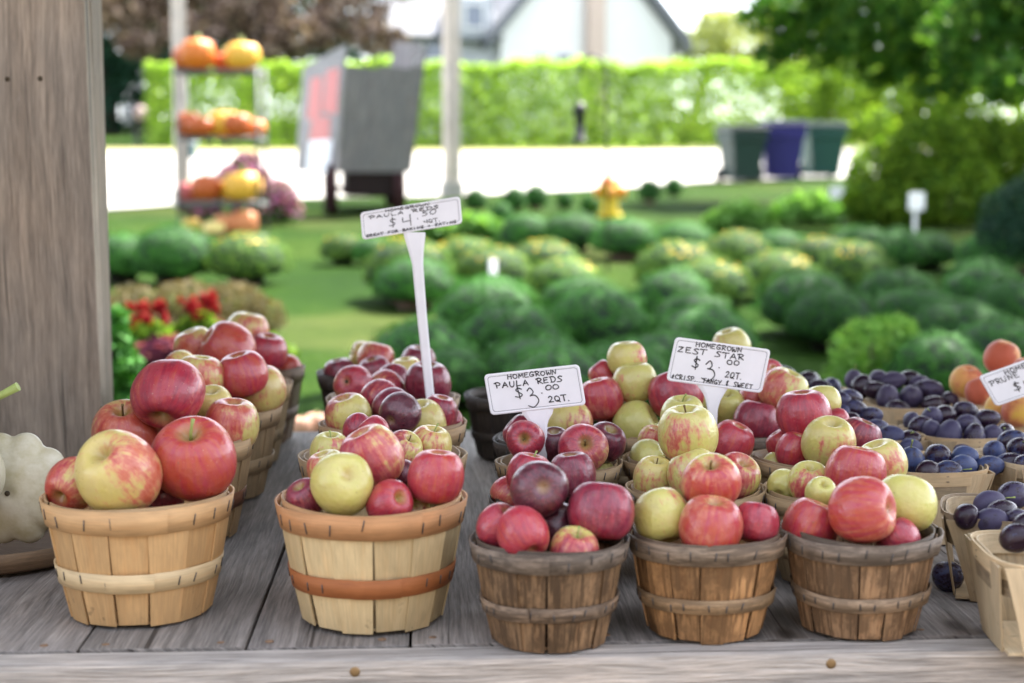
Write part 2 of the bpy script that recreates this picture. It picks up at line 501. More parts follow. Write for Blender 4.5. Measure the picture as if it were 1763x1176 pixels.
M_TINTR = tinted("matte_surface", 0.8, 0.25, 9.0, 0.2, 0.2)
M_METAL = simple("dull_metal", (0.11, 0.118, 0.12), 0.6, 0.15, 20, metal=0.3)
M_BLACKIRON = simple("black_iron", (0.02, 0.022, 0.022), 0.5, 0.2, 20)
M_POT = simple("nursery_pot", (0.035, 0.032, 0.030), 0.55, 0.2, 12)
M_TERRA = simple("clay_pot", (0.30, 0.20, 0.16), 0.7, 0.15, 12)
M_MUM = foliage("mum_leaves", (0.018, 0.080, 0.012), (0.034, 0.132, 0.020), (0.064, 0.190, 0.036), 0.16, objvar=0.28)
M_MUMY = foliage("budding_mum_leaves", (0.038, 0.10, 0.014), (0.080, 0.170, 0.026), (0.16, 0.25, 0.05), 0.16, objvar=0.25)
M_HCORE = simple("hedge_core", (0.09, 0.16, 0.022), 0.9, 0.4, 3)
M_CORE = simple("shaded_leafy_core", (0.010, 0.030, 0.012), 0.9, 0.4, 30)  # dark core showing in gaps: shade between leaves put into its colour
M_BUD = simple("yellow_petals", (0.78, 0.52, 0.03), 0.6, 0.2, 30)
M_HEDGE = foliage("hedge_leaves", (0.17, 0.31, 0.045), (0.27, 0.43, 0.08), (0.36, 0.52, 0.13), 0.68)
M_BRIGHT = foliage("lime_leaves", (0.06, 0.18, 0.03), (0.12, 0.28, 0.05), (0.22, 0.40, 0.11), 0.4)
M_TREE = foliage("tree_leaves", (0.016, 0.06, 0.012), (0.045, 0.135, 0.02), (0.11, 0.22, 0.03), 0.5)
M_SHRUB = foliage("shrub_leaves", (0.04, 0.10, 0.010), (0.11, 0.21, 0.018), (0.20, 0.32, 0.035), 0.5)
M_DARKT = foliage("conifer_leaves", (0.008, 0.028, 0.016), (0.016, 0.055, 0.030), (0.035, 0.09, 0.05), 0.2)
M_PURPLE = foliage("copper_leaves", (0.04, 0.026, 0.02), (0.13, 0.085, 0.07), (0.46, 0.35, 0.30), 0.35)  # palest leaf tone stands in for sunlit sparkle on the foliage
M_PALE = foliage("pale_leaves", (0.22, 0.28, 0.08), (0.34, 0.40, 0.13), (0.46, 0.50, 0.20), 0.4)
M_BROWNG = foliage("dry_grass", (0.05, 0.05, 0.022), (0.10, 0.085, 0.04), (0.17, 0.13, 0.07), 0.3)
M_RED = foliage("red_plumes", (0.16, 0.006, 0.010), (0.30, 0.010, 0.016), (0.42, 0.02, 0.03), 0.3)
M_COLEUS = foliage("wine_leaves", (0.05, 0.010, 0.022), (0.12, 0.02, 0.05), (0.30, 0.10, 0.16), 0.3)
M_PINK = foliage("pink_flowers", (0.14, 0.035, 0.085), (0.26, 0.08, 0.17), (0.45, 0.2, 0.33), 0.3)
M_BARK = simple("bark", (0.075, 0.055, 0.042), 0.9, 0.35, 14, bump=0.6, bscale=40)
# ------------------------------------------------------------------ ground and road
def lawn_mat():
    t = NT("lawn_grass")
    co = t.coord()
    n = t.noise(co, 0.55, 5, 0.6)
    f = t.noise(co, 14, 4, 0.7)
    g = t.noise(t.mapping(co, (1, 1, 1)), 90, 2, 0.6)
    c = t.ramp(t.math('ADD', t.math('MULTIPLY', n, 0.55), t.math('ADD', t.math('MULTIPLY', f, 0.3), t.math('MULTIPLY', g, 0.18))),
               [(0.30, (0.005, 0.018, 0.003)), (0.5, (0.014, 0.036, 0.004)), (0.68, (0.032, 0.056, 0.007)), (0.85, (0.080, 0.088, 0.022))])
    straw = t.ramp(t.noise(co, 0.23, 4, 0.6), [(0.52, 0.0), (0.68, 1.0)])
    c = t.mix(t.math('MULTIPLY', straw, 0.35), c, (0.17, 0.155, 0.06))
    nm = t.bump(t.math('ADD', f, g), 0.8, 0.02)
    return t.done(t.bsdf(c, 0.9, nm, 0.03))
def road_mat():
    t = NT("pale_concrete")
    co = t.coord()
    n = t.noise(co, 0.6, 6, 0.6)
    f = t.noise(co, 30, 3, 0.6)
    k = t.math('ADD', t.math('MULTIPLY', n, 0.16), t.math('MULTIPLY_ADD', f, 0.06, 0.17))
    c = t.mix(1.0, (1.0, 0.96, 0.90), t.comb(k, k, k), 'MULTIPLY')
    return t.done(t.bsdf(c, 0.85, t.bump(f, 0.3, 0.004), 0.3))
def ground_sheet():
    rng = np.random.default_rng(3)
    xs = np.concatenate([np.linspace(-160, -16, 20), np.linspace(-14, 14, 57), np.linspace(16, 160, 20)])
    ys = np.concatenate([np.linspace(-60, -11, 8), np.linspace(-10, -1, 19), np.linspace(0, 30, 90), np.linspace(31, 260, 60)])
    X, Y = np.meshgrid(xs, ys)
    Z = G0 + GS * Y + 0.012 * np.sin(X * 1.7 + 1.1) * np.sin(Y * 1.3) * np.clip((18 - Y) / 4, 0, 1) * np.clip((14 - np.abs(X)) / 3, 0, 1)
    up = np.clip((-3.6 - Y) / 6.0, 0, 1)                # unseen rise added behind the viewer to block low front light
    Z = Z + 5.2 * up * up * (3 - 2 * up)
    n, m = len(ys), len(xs)
    v = np.stack([X.ravel(), Y.ravel(), Z.ravel()], 1)
    f = [(i * m + j, i * m + j + 1, (i + 1) * m + j + 1, (i + 1) * m + j) for i in range(n - 1) for j in range(m - 1)]
    return obj("lawn", tag_mesh(mesh_np("lawn", v, f, lawn_mat(), True)))
def tag_mesh(me): return me
def bank():                                    # unseen light-blocking bank added behind the viewer, brown to avoid green bounce
    xs, ys = np.linspace(-40, 40, 41), np.linspace(-14, -3.2, 28)
    X, Y = np.meshgrid(xs, ys)
    up = np.clip((-3.6 - Y) / 6.0, 0, 1)
    Z = G0 + GS * Y + 5.2 * up * up * (3 - 2 * up) + .03
    n, m = len(ys), len(xs)
    v = np.stack([X.ravel(), Y.ravel(), Z.ravel()], 1)
    f = [(i * m + j, i * m + j + 1, (i + 1) * m + j + 1, (i + 1) * m + j) for i in range(n - 1) for j in range(m - 1)]
    return obj("light_block_bank", mesh_np("light_block_bank", v, f, simple("blocker_earth", (0.10, 0.078, 0.062), 0.95, 0.3, 2), True))
tag(bank(), "added brown earth bank behind the viewer that blocks low light", "bank", kind="structure")
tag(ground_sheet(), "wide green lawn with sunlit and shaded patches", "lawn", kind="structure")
def band(name, near, far, mat, lift):
    """a sheet on the sloping lawn between two polylines"""
    v, f = [], []
    for a, b in zip(near, far):
        for k in range(7):
            p = Vector(a).lerp(Vector(b), k / 6)
            v.append((p.x, p.y, gz(p.y) + lift))
    for i in range(len(near) - 1):
        for k in range(6):
            f.append((i * 7 + k, (i + 1) * 7 + k, (i + 1) * 7 + k + 1, i * 7 + k + 1))
    return obj(name, mesh_np(name, v, f, mat))
near, far = [], []
for px, yn, yf in ((-500, 385, 266), (0, 373, 264), (170, 364, 263), (330, 351, 263), (560, 342, 264), (800, 338, 264), (1050, 326, 262), (1220, 314, 259), (1400, 309, 256), (1600, 303, 254), (1900, 298, 252)):
    a, b = G(px, yn), G(px, yf)
    near.append((a.x, a.y)); far.append((b.x, b.y))
tag(band("road", near, far, road_mat(), 0.016), "pale sunlit concrete road beyond the lawn", "road", kind="structure")

def gravel_mat():
    t = NT("dark_gravel")
    co = t.coord()
    v = t.n("TexVoronoi", {"feature": 'F1'}, Vector=co, Scale=55.0)
    c = t.ramp(t.sep(v.outputs["Color"])[0], [(0.0, (0.05, 0.046, 0.042)), (1.0, (0.15, 0.138, 0.122))])
    return t.done(t.bsdf(c, 0.9, t.bump(v.outputs["Distance"], 0.6, 0.01), 0.3))
near2 = [(p_[0], p_[1] - .02) for p_ in far]
far2 = [(p_[0], p_[1] + 5.6) for p_ in far]
def verge_mat():
    t = NT("straw_verge"); co = t.coord(); n = t.noise(co, 1.6, 5, .65)
    return t.done(t.bsdf(t.ramp(n, [(0.3, (0.12, 0.13, 0.04)), (0.6, (0.26, 0.24, 0.10)), (0.8, (0.34, 0.30, 0.17))]), .9, None, .2))
tag(band("verge", near2, far2, verge_mat(), 0.012), "dry straw coloured verge between the road and the hedge", "verge", kind="structure")
tag(band("bounce_gravel", [(x, -3.3 + .3 * math.sin(x)) for x in range(-24, 26, 2)], [(x, 3.0 + .12 * math.sin(x * 1.7)) for x in range(-24, 26, 2)], gravel_mat(), 0.02), "unseen dark gravel added under and in front of the stall", "gravel", kind="structure")  # unseen gravel added so the bounce light is neutral, not lawn green

# ------------------------------------------------------------------ foliage builders
def leaf_mesh(name, pts, nrm, size, mat, rng, aspect=0.5, spread=0.8, mats=None, mi=None):
    n = len(pts)
    size = np.broadcast_to(np.asarray(size, float), (n,)) * rng.uniform(0.65, 1.3, n)
    d = nrm + rng.normal(0, spread, (n, 3))
    d /= np.linalg.norm(d, axis=1)[:, None] + 1e-9
    a = np.cross(d, rng.normal(0, 1, (n, 3)))
    a /= np.linalg.norm(a, axis=1)[:, None] + 1e-9
    b = np.cross(d, a)
    hs = size[:, None] * 0.5
    v = np.stack([pts - a * hs, pts - b * hs * aspect + d * hs * 0.15, pts + a * hs, pts + b * hs * aspect + d * hs * 0.15], 1).reshape(-1, 3)
    me = bpy.data.meshes.new(name)
    me.vertices.add(4 * n); me.vertices.foreach_set("co", v.ravel())
    me.loops.add(4 * n); me.loops.foreach_set("vertex_index", np.arange(4 * n, dtype=np.int32))
    me.polygons.add(n)
    me.polygons.foreach_set("loop_start", np.arange(0, 4 * n, 4, dtype=np.int32))
    me.polygons.foreach_set("loop_total", np.full(n, 4, dtype=np.int32))
    for m in (mats or [mat]): me.materials.append(m)
    if mi is not None: me.polygons.foreach_set("material_index", np.asarray(mi, dtype=np.int32))
    me.update(calc_edges=True)
    return me
def blob_pts(blobs, n, rng, shell=0.55):
    """points spread through ellipsoid blobs (cx, cy, cz, rx, ry, rz)"""
    B = np.array(blobs, float)
    w = (B[:, 3] * B[:, 4] * B[:, 5]) ** 0.67
    idx = rng.choice(len(B), n, p=w / w.sum())
    d = rng.normal(0, 1, (n, 3)); d /= np.linalg.norm(d, axis=1)[:, None]
    r = rng.uniform(shell, 1.05, n)
    p = B[idx, :3] + d * B[idx, 3:6] * r[:, None]
    return p, d
def tree(name, label, cat, base, height, trunk_r, blobs, n, size, mat, seed, group=None, limbs=6, aspect=0.55):
    rng = np.random.default_rng(seed)
    root = empty(name, base)
    tag(root, label, cat, group)
    p, d = blob_pts(blobs, n, rng)
    obj("crown", leaf_mesh("crown", p, d, size, mat, rng, aspect), root)
    mb = MB()
    B = np.array(blobs)
    c = B[:, :3].mean(0)
    top = Vector((c[0] * 0.6, c[1] * 0.6, c[2]))
    mb.tube([(0, 0, -0.1), (c[0] * .08, c[1] * .08, height * 0.22), (c[0] * .3, c[1] * .3, height * 0.42), top], [trunk_r * 1.25, trunk_r, trunk_r * .8, trunk_r * .3], 10)
    for k in range(min(limbs, len(B))):
        b = B[k]
        s = Vector((c[0] * .2, c[1] * .2, height * (0.3 + 0.06 * (k % 3))))
        e = Vector(b[:3])
        m = s.lerp(e, 0.5) + Vector((0, 0, 0.12 * height * (0.3 + 0.2 * (k % 2))))
        mb.tube([s, m, e], [trunk_r * .5, trunk_r * .3, trunk_r * .1], 7)
    mb.build("trunk", M_BARK, root)
    return root
def bush(name, label, cat, base, blobs, n, size, mat, seed, group=None, core=True, aspect=0.55):
    rng = np.random.default_rng(seed)
    root = empty(name, base)
    tag(root, label, cat, group)
    p, d = blob_pts(blobs, n, rng, 0.75)
    keep = p[:, 2] > 0.0
    obj("foliage", leaf_mesh("foliage", p[keep], d[keep], size, mat, rng, aspect), root)
    mb = MB()
    for b in blobs[:6]:
        mb.tube([(b[0] * .3, b[1] * .3, -0.03), (b[0] * .7, b[1] * .7, b[2] * .5), (b[0], b[1], b[2] + b[5] * .5)], [0.03, 0.022, 0.008], 6)
    mb.build("stem", M_BARK, root)
    if core:
        for b in blobs:
            pass
    return root

# ------------------------------------------------------------------ hedge, house, background trees
def hedge():
    d = 48.0
    a, b = P(258, 250, d), P(1520, 248, d)
    c = (a + b) / 2
    L = (b - a).length
    base = Vector((c.x, c.y, gz(c.y)))
    ang = math.atan2(b.y - a.y, b.x - a.x)
    root = empty("clipped_hedge", base, ang)
    tag(root, "long tall light green clipped hedge along the far side of the road", "hedge")
    rng = np.random.default_rng(11)
    h, w = 2.55, 1.0
    n = 42000
    side = rng.uniform(0, 1, n)
    u = rng.uniform(-L / 2, L / 2, n)
    bump = 0.07 * np.sin(u * 1.3) + 0.05 * np.sin(u * 2.9 + 1) + 0.04 * np.sin(u * 6.1 + 2)
    pts = np.zeros((n, 3)); nr = np.zeros((n, 3))
    front = side < 0.52; top = (side >= 0.52) & (side < 0.72); back = side >= 0.72
    hz = rng.uniform(0.0, 1, n)
    pts[:, 0] = u
    pts[front, 1] = -w / 2 - bump[front] * .8 - rng.normal(0, .04, front.sum()) - 0.07 * np.sin(hz[front] * 6 + u[front] * 1.7) - .05 * np.sin(hz[front] * 13 - u[front] * 2.3); pts[front, 2] = hz[front] * (h + bump[front]) + 0.05; nr[front] = (.35, -.6, .45)
    pts[top, 1] = rng.uniform(-w / 2, w / 2, top.sum()); pts[top, 2] = h + bump[top] + rng.normal(0, .06, top.sum()); nr[top] = (0, -.1, 1)
    pts[back, 1] = w / 2 + rng.normal(0, .06, back.sum()); pts[back, 2] = hz[back] * h; nr[back] = (0, 1, 0.2)
    obj("foliage", leaf_mesh("foliage", pts, nr, 0.155, M_HEDGE, rng, 0.6, 0.9), root)
    for k in range(24):
        x = -L / 2 + L * (k + .5) / 24
        mb = MB()
        for s in (-.5, .0, .45): mb.tube([(x, 0, -.05), (x + s * .4, .05 * s, h * .4), (x + s * .8, .1 * s, h * .85)], [.03, .022, .008], 6)
        mb.build("stem", M_BARK, root)
    return root
hedge()

def house():
    d = 66.0
    k = d / F
    def hp(px, py, dd=d): return P(px, py, dd)
    g = P(1010, 250, d)
    zb = gz(g.y)
    base = Vector((g.x, g.y, zb))
    root = empty("white_house", base, math.radians(14)); root.scale = (1.04, 1, 1)
    tag(root, "large white gabled house with grey roof behind the clipped hedge", "house")
    def W(px, py, dy=0.0):              # pixel on the house front, as a point relative to the base
        q = P(px, py, d) - base
        return Vector((q.x, q.y + dy, q.z))
    xl, xm, xr = W(862, 200).x, W(1010, 200).x, W(1160, 200).x
    eave, ridge = W(862, 62).z, W(1010, -120).z
    D = 9.0
    mb = MB()
    pent = [(xl, 0), (xr, 0), (xr, eave), (xm, ridge), (xl, eave)]
    fr = [mb.v((x, 0, z)) for x, z in pent]; bk = [mb.v((x, D, z)) for x, z in pent]
    mb.face(fr); mb.face(list(reversed(bk)))
    for i in range(5):
        j = (i + 1) % 5
        mb.face([fr[j], fr[i], bk[i], bk[j]])
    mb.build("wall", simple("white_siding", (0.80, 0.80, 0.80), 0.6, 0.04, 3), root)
    # roof planes with overhang and thickness
    mb = MB()
    for (x0, z0, s) in ((xl, eave, -1), (xr, eave, 1)):
        dx, dz = xm - x0, ridge - z0
        ln = math.hypot(dx, dz); ux, uz = dx / ln, dz / ln
        e = (x0 - ux * 1.1, z0 - uz * 1.1 + 0.16)
        t = (xm, ridge + 0.10)
        nn = (-uz * s * 0.0, 0.22)
        ring = [(e[0], e[1]), (t[0], t[1]), (t[0], t[1] + .6), (e[0], e[1] + .6)]
        A = [mb.v((x, -0.55, z)) for x, z in ring]; B = [mb.v((x, D + .5, z)) for x, z in ring]
        mb.face(A); mb.face(list(reversed(B)))
        for i in range(4):
            j = (i + 1) % 4
            mb.face([A[j], A[i], B[i], B[j]])
    roofm = simple("grey_shingle", (0.16, 0.168, 0.19), 0.85, 0.2, 6)
    mb.build("roof", roofm, root)
    # chimney-like pale corner board seen between the two lit walls
    c = W(1018, 120)
    mb = MB(); mb.box((c.x, -0.35, eave * 0.9), (0.7, 0.62, eave * 1.8))
    mb.build("chimney", simple("pale_brick", (0.58, 0.46, 0.40), 0.8, 0.15, 6), root)
    # lower wing on the left with its own roof
    wl, wr = W(690, 200).x, W(866, 200).x
    wz = W(780, 75).z
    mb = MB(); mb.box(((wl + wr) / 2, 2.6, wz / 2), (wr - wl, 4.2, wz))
    mb.build("side_wing", simple("shaded_siding", (0.42, 0.44, 0.48), 0.6, 0.05, 3), root)  # wing siding darker and bluer than the gable: shade put into its colour
    mb = MB()
    rt = W(780, -60).z
    prof = [(0.2, wz - 0.1), (4.2, rt), (4.2, rt + .25), (-0.1, wz + .12)]
    A = [mb.v((wl - .4, y, z)) for y, z in prof]; B = [mb.v((wr - .02, y, z)) for y, z in prof]
    mb.face(A); mb.face(list(reversed(B)))
    for i in range(4):
        mb.face([A[(i + 1) % 4], A[i], B[i], B[(i + 1) % 4]])
    mb.build("wing_roof", roofm, root)
    # dormer with a dark window in the wing roof
    dm = W(815, 40)
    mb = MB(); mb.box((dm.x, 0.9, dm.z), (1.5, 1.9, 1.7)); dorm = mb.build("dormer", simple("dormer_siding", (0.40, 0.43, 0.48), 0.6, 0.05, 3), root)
    glass = simple("dark_glass", (0.10, 0.13, 0.19), 0.12, 0.1, 2, spec=0.7)
    for px, py, w, h in ((815, 36, 0.7, 0.9), (758, 84, 0.9, 1.1), (930, 112, 0.55, 0.8), (968, 112, 0.55, 0.8)):
        c = W(px, py)
        yy = -0.05 if px > 862 else (-0.09 if px == 815 else 0.47)
        mb = MB()
        mb.box((c.x - w / 2 - .05, yy, c.z), (.09, .08, h + .2)); mb.box((c.x + w / 2 + .05, yy, c.z), (.09, .08, h + .2))
        mb.box((c.x, yy, c.z + h / 2 + .05), (w, .08, .09)); mb.box((c.x, yy, c.z - h / 2 - .05), (w, .1, .09))
        wd = mb.build("window", simple("window_frame", (0.8, 0.8, 0.8), 0.5, 0.02), root)
        mb = MB(); mb.box((c.x, yy + .01, c.z), (w - .005, .03, h - .005)); mb.build("pane", glass, wd)
house()

def at(px, py_base, d):
    p = P(px, py_base, d)
    return Vector((p.x, p.y, gz(p.y)))
def rel(base, px, py, d):
    q = P(px, py, d) - base
    return (q.x, q.y, q.z)
def blobs_px(base, d, lst):
    """(px, py, radius px, depth offset m, squash) at view distance d -> ellipsoids"""
    out = []
    for px, py, r, dd, sq in lst:
        q = P(px, py, d + dd) - base
        R = r * (d + dd) / F
        out.append((q.x, q.y, q.z, R, R, R * sq))
    return out
# copper-leaved tree, top left
b0 = at(430, 250, 54)
tree("copper_tree", "broad copper leaved tree with pinkish brown foliage behind the pumpkin rack", "tree", b0, 7.5, 0.35,
     blobs_px(b0, 54, [(215, 5, 75, 0, .75), (300, -40, 90, 1, .8), (330, 55, 60, -1, .6), (430, 20, 80, 0, .7), (520, 60, 62, -1, .6), (600, 30, 75, 0, .7), (655, 68, 45, -1, .6), (560, -70, 110, 1, .8), (420, -120, 130, 1, .8), (690, -60, 80, 0, .8), (240, 75, 45, -1, .6), (470, 85, 42, -1, .5)]),
     15000, 0.30, M_PURPLE, 21)
for k, (px, d, lst, lab) in enumerate((
    (190, 70, [(120, 120, 90, 0, 1), (200, 60, 110, 0, 1), (260, 130, 80, 0, 1), (150, -40, 130, 0, 1), (215, 190, 60, 0, .9), (120, 210, 60, 0, .8)], "dark evergreen tree in deep shade beside the wooden post"),
    (420, 74, [(330, 60, 110, 0, 1), (430, 90, 90, 0, .9), (520, 70, 110, 0, 1), (400, -60, 150, 0, 1), (600, 80, 70, 0, .8)], "dark evergreen tree behind the copper leaved tree"))):
    b0 = at(px, 250, d)
    tree("dark_tree", lab, "tree", b0, 8, 0.4, blobs_px(b0, d, lst), 9000, 0.42, M_DARKT, 31 + k)
b0 = at(1190, 250, 80)
tree("pale_tree", "pale yellow green sunlit tree to the right of the white house", "tree", b0, 6, 0.3,
     blobs_px(b0, 80, [(1215, 85, 62, 0, .8), (1160, 100, 40, 0, .8), (1270, 70, 70, 0, .9), (1330, 110, 60, 0, .8), (1230, 40, 35, 0, .8), (1400, 90, 80, 0, .9)]), 7000, 0.34, M_PALE, 41)
b0 = at(1560, 250, 62)
tree("woodland_tree", "broad mid green tree far behind the shady tree at upper right", "tree", b0, 8, 0.4,
     blobs_px(b0, 62, [(1390, 10, 90, 0, .9), (1500, 60, 120, 0, .8), (1620, 20, 130, 0, .9), (1720, 90, 110, 0, .8), (1810, 30, 140, 0, .9), (1560, -80, 160, 0, .9), (1720, -90, 150, 0, .9), (1460, 120, 60, 0, .7), (1620, 140, 80, 0, .7)]), 12000, 0.42, M_SHRUB, 45)
# big overhanging tree, right
b0 = at(2080, 360, 14)
tree("shade_tree", "large shady tree whose leafy boughs hang over the right of the garden", "tree", b0, 6.5, 0.32,
     blobs_px(b0, 19, [(1330, 20, 62, -1, .7), (1420, 60, 85, 0, .8), (1390, -60, 120, 0, .8), (1540, 20, 120, -1, .8), (1620, 120, 78, -1, .7), (1520, 120, 55, 0, .6), (1700, 60, 110, -3, .8), (1740, 140, 70, -4, .6),
                       (1620, -160, 190, 0, .8), (1800, -40, 150, -3, .9), (1850, 130, 90, -1, .8), (1900, -250, 260, 0, .8), (2050, 0, 220, 0, .9), (1330, 95, 34, 0, .8), (1700, -300, 220, -4, .7), (1480, -230, 150, 1, .7)])
     + [(x - b0.x, y - b0.y, z - b0.z, r, r, r * .6) for x, y, z, r in ((3.7, 8.4, 4.5, 1.15), (5.3, 9.4, 4.8, 1.1), (6.6, 12.2, 5.2, 1.2), (2.8, 8.0, 4.6, .7))],  # out-of-frame boughs added to shade the near mounds
     40000, 0.145, M_TREE, 51, limbs=0)
b0 = at(1480, 240, 42)
bush("far_shrub", "light green leafy shrub behind the three wheeled bins", "shrub", b0,
     blobs_px(b0, 42, [(1390, 175, 50, 0, .9), (1460, 160, 60, 0, .9), (1540, 180, 60, 0, .9), (1610, 190, 65, 0, .9), (1500, 215, 45, -1, .7), (1690, 190, 80, 0, .9)]), 9000, 0.2, M_SHRUB, 52)
b0 = at(1610, 395, 15.5)
bush("garden_shrub", "wide rounded green shrub under the shady tree", "shrub", b0,
     blobs_px(b0, 15.5, [(1530, 310, 72, 0, 1), (1600, 270, 85, 0, .8), (1690, 270, 85, .4, .8), (1640, 330, 80, -.2, .8), (1500, 350, 50, -.2, .9), (1760, 290, 90, .5, .9), (1560, 360, 55, -.3, .7)]), 14000, 0.085, M_SHRUB, 53)
b0 = at(1745, 440, 10.5)
bush("conifer_shrub", "dark blue green clipped conifer at the right edge", "shrub", b0,
     blobs_px(b0, 10.5, [(1745, 385, 62, 0, 1.1), (1790, 370, 70, 0, 1.1), (1730, 410, 50, -.1, .9)]), 7000, 0.035, M_DARKT, 54)

# ------------------------------------------------------------------ things on the lawn
def pole(px, py_base, d, w, h, label):
    b = at(px, py_base, d)
    root = empty("wooden_pole", b, 0.35)
    tag(root, label, "pole")
    mb = MB(); mb.box((0, 0, h / 2 - .2), (w, w, h + .4), bevel=.01)
    mb.build("shaft", M_POST, root, color=(0.55, 0.50, 0.44))
    mb = MB(); mb.box((0, 0, 0.05), (w + .06, w + .06, .3), bevel=.01); mb.build("footing", simple("pole_footing", (0.35, 0.34, 0.32), 0.9, 0.1), root)
    return root
pole(778, 343, 20, 0.185, 7.0, "thick square pale wooden pole rising beside the grey cart")
pole(315, 360, 18, 0.14, 6.5, "slim pale wooden pole rising behind the pumpkin rack")

def bin_(px, pyb, wpx, hpx, color, lab, rz):
    b = G(px, pyb)
    d = vdist(b)
    w, h = wpx * d / F, hpx * d / F
    root = empty("wheeled_bin", b, rz)
    tag(root, lab, "bin", "wheeled bins by the road")
    mb = MB()
    def ring(z, a, bb): return [mb.v((x * a / 2, y * bb / 2, z)) for x, y in ((-1, -1), (1, -1), (1, 1), (-1, 1))]
    hb = h * .88
    rs = [ring(0.05 * h, w * .62, w * .66), ring(hb * .8, w * .80, w * .84), ring(hb * .82, w * .88, w * .92), ring(hb, w * .89, w * .93)]
    for A, B in zip(rs[:-1], rs[1:]):
        for i in range(4): mb.face([A[i], A[(i + 1) % 4], B[(i + 1) % 4], B[i]])
    mb.face(rs[0][::-1]); mb.face(rs[-1])
    bmesh.ops.bevel(mb.bm, geom=mb.bm.edges[:], offset=.02, segments=2, affect='EDGES')
    mb.build("body", M_TINT, root, color=color)
    mb = MB()
    mb.box((0, 0, h * .915), (w * .98, w * 1.0, h * .05), bevel=.015); mb.box((0, .02, h * .96), (w * .86, w * .9, h * .05), bevel=.02)
    mb.build("lid", M_TINT, root, color=tuple(x * .5 + .05 for x in color))  # lid lighter and greyer than the body: sky reflection put into its colour
    mb = MB(); mb.tube([(-w * .36, w * .6, h * .86), (w * .36, w * .6, h * .86)], .02, 8); mb.build("handle", M_TINT, root, color=color)
    for s in (-1, 1):
        mb = MB()
        Mx = Matrix.Translation((s * w * .38, w * .34, .12)) @ Matrix.Rotation(math.pi / 2, 4, 'Y')
        mb.lathe([(0, -.035), (.10, -.035), (.12, -.02), (.12, .02), (.10, .035), (0, .035)], 18, Mx)
        mb.build("wheel", M_BLACKIRON, root)
bin_(1276, 314, 76, 99, (0.006, 0.030, 0.026), "dark green wheeled bin, leftmost of the three by the road", 0.25)
bin_(1345, 311, 86, 103, (0.034, 0.028, 0.19), "purple blue wheeled bin in the middle of the three", -0.15)
bin_(1413, 307, 78, 97, (0.014, 0.075, 0.06), "lighter teal green wheeled bin, rightmost of the three", 0.1)

def hydrant():
    b = G(1050, 374)
    s = vdist(b) / F * 82
    root = empty("fire_hydrant", b)
    tag(root, "yellow fire hydrant with an orange top standing behind the flower mounds", "fire hydrant")
    ye = (0.60, 0.44, 0.012)
    mb = MB(); mb.lathe([(0, 0), (.26 * s, 0), (.26 * s, .07 * s), (.19 * s, .08 * s), (.18 * s, .6 * s), (.24 * s, .61 * s), (.24 * s, .67 * s), (0, .67 * s)], 20); mb.build("barrel", M_TINT, root, color=ye)
    mb = MB(); mb.lathe([(.23 * s, .672 * s), (.22 * s, .76 * s), (.13 * s, .85 * s), (.05 * s, .88 * s), (.05 * s, .97 * s), (0, .98 * s)], 20); mb.build("bonnet", M_TINT, root, color=(0.62, 0.17, 0.04))
    for a in (0, math.pi, -math.pi / 2):
        mb = MB(); mb.lathe([(0, .1 * s), (.10 * s, .1 * s), (.10 * s, .26 * s), (.125 * s, .27 * s), (.125 * s, .33 * s), (0, .34 * s)], 14, Matrix.Translation((0, 0, .52 * s)) @ Matrix.Rotation(a, 4, 'Z') @ Matrix.Rotation(math.pi / 2, 4, 'Y'))
        mb.build("outlet_cap", M_TINT, root, color=(0.70, 0.30, 0.04))
hydrant()

def garden_hook():
    b = G(1046, 470)
    d = vdist(b); k = d / F
    root = empty("garden_hook", b)
    tag(root, "thin black iron garden hook with a hanging bird feeder", "garden hook")
    top = (470 - 100) * k
    mb = MB()
    pts = [(0, 0, -.1), (-.01, 0, top * .5), (-.02, 0, top * .93)] + [(-.02 - .09 * (1 - math.cos(a)), 0, top * .93 + .10 * math.sin(a)) for a in np.linspace(.3, 3.3, 9)]
    mb.tube(pts, .008, 8); mb.build("rod", M_BLACKIRON, root)
    mb = MB(); z = top * .60
    mb.lathe([(0, z), (.055, z), (.055, z + .02), (.035, z + .03), (.035, z + .2), (.06, z + .21), (.03, z + .27), (0, z + .28)], 14, Matrix.Translation((-.20, 0, 0)))
    mb.tube([(-.20, 0, z + .28), (-.20, 0, top * .93)], .003, 6); mb.build("feeder", M_BLACKIRON, root)
garden_hook()

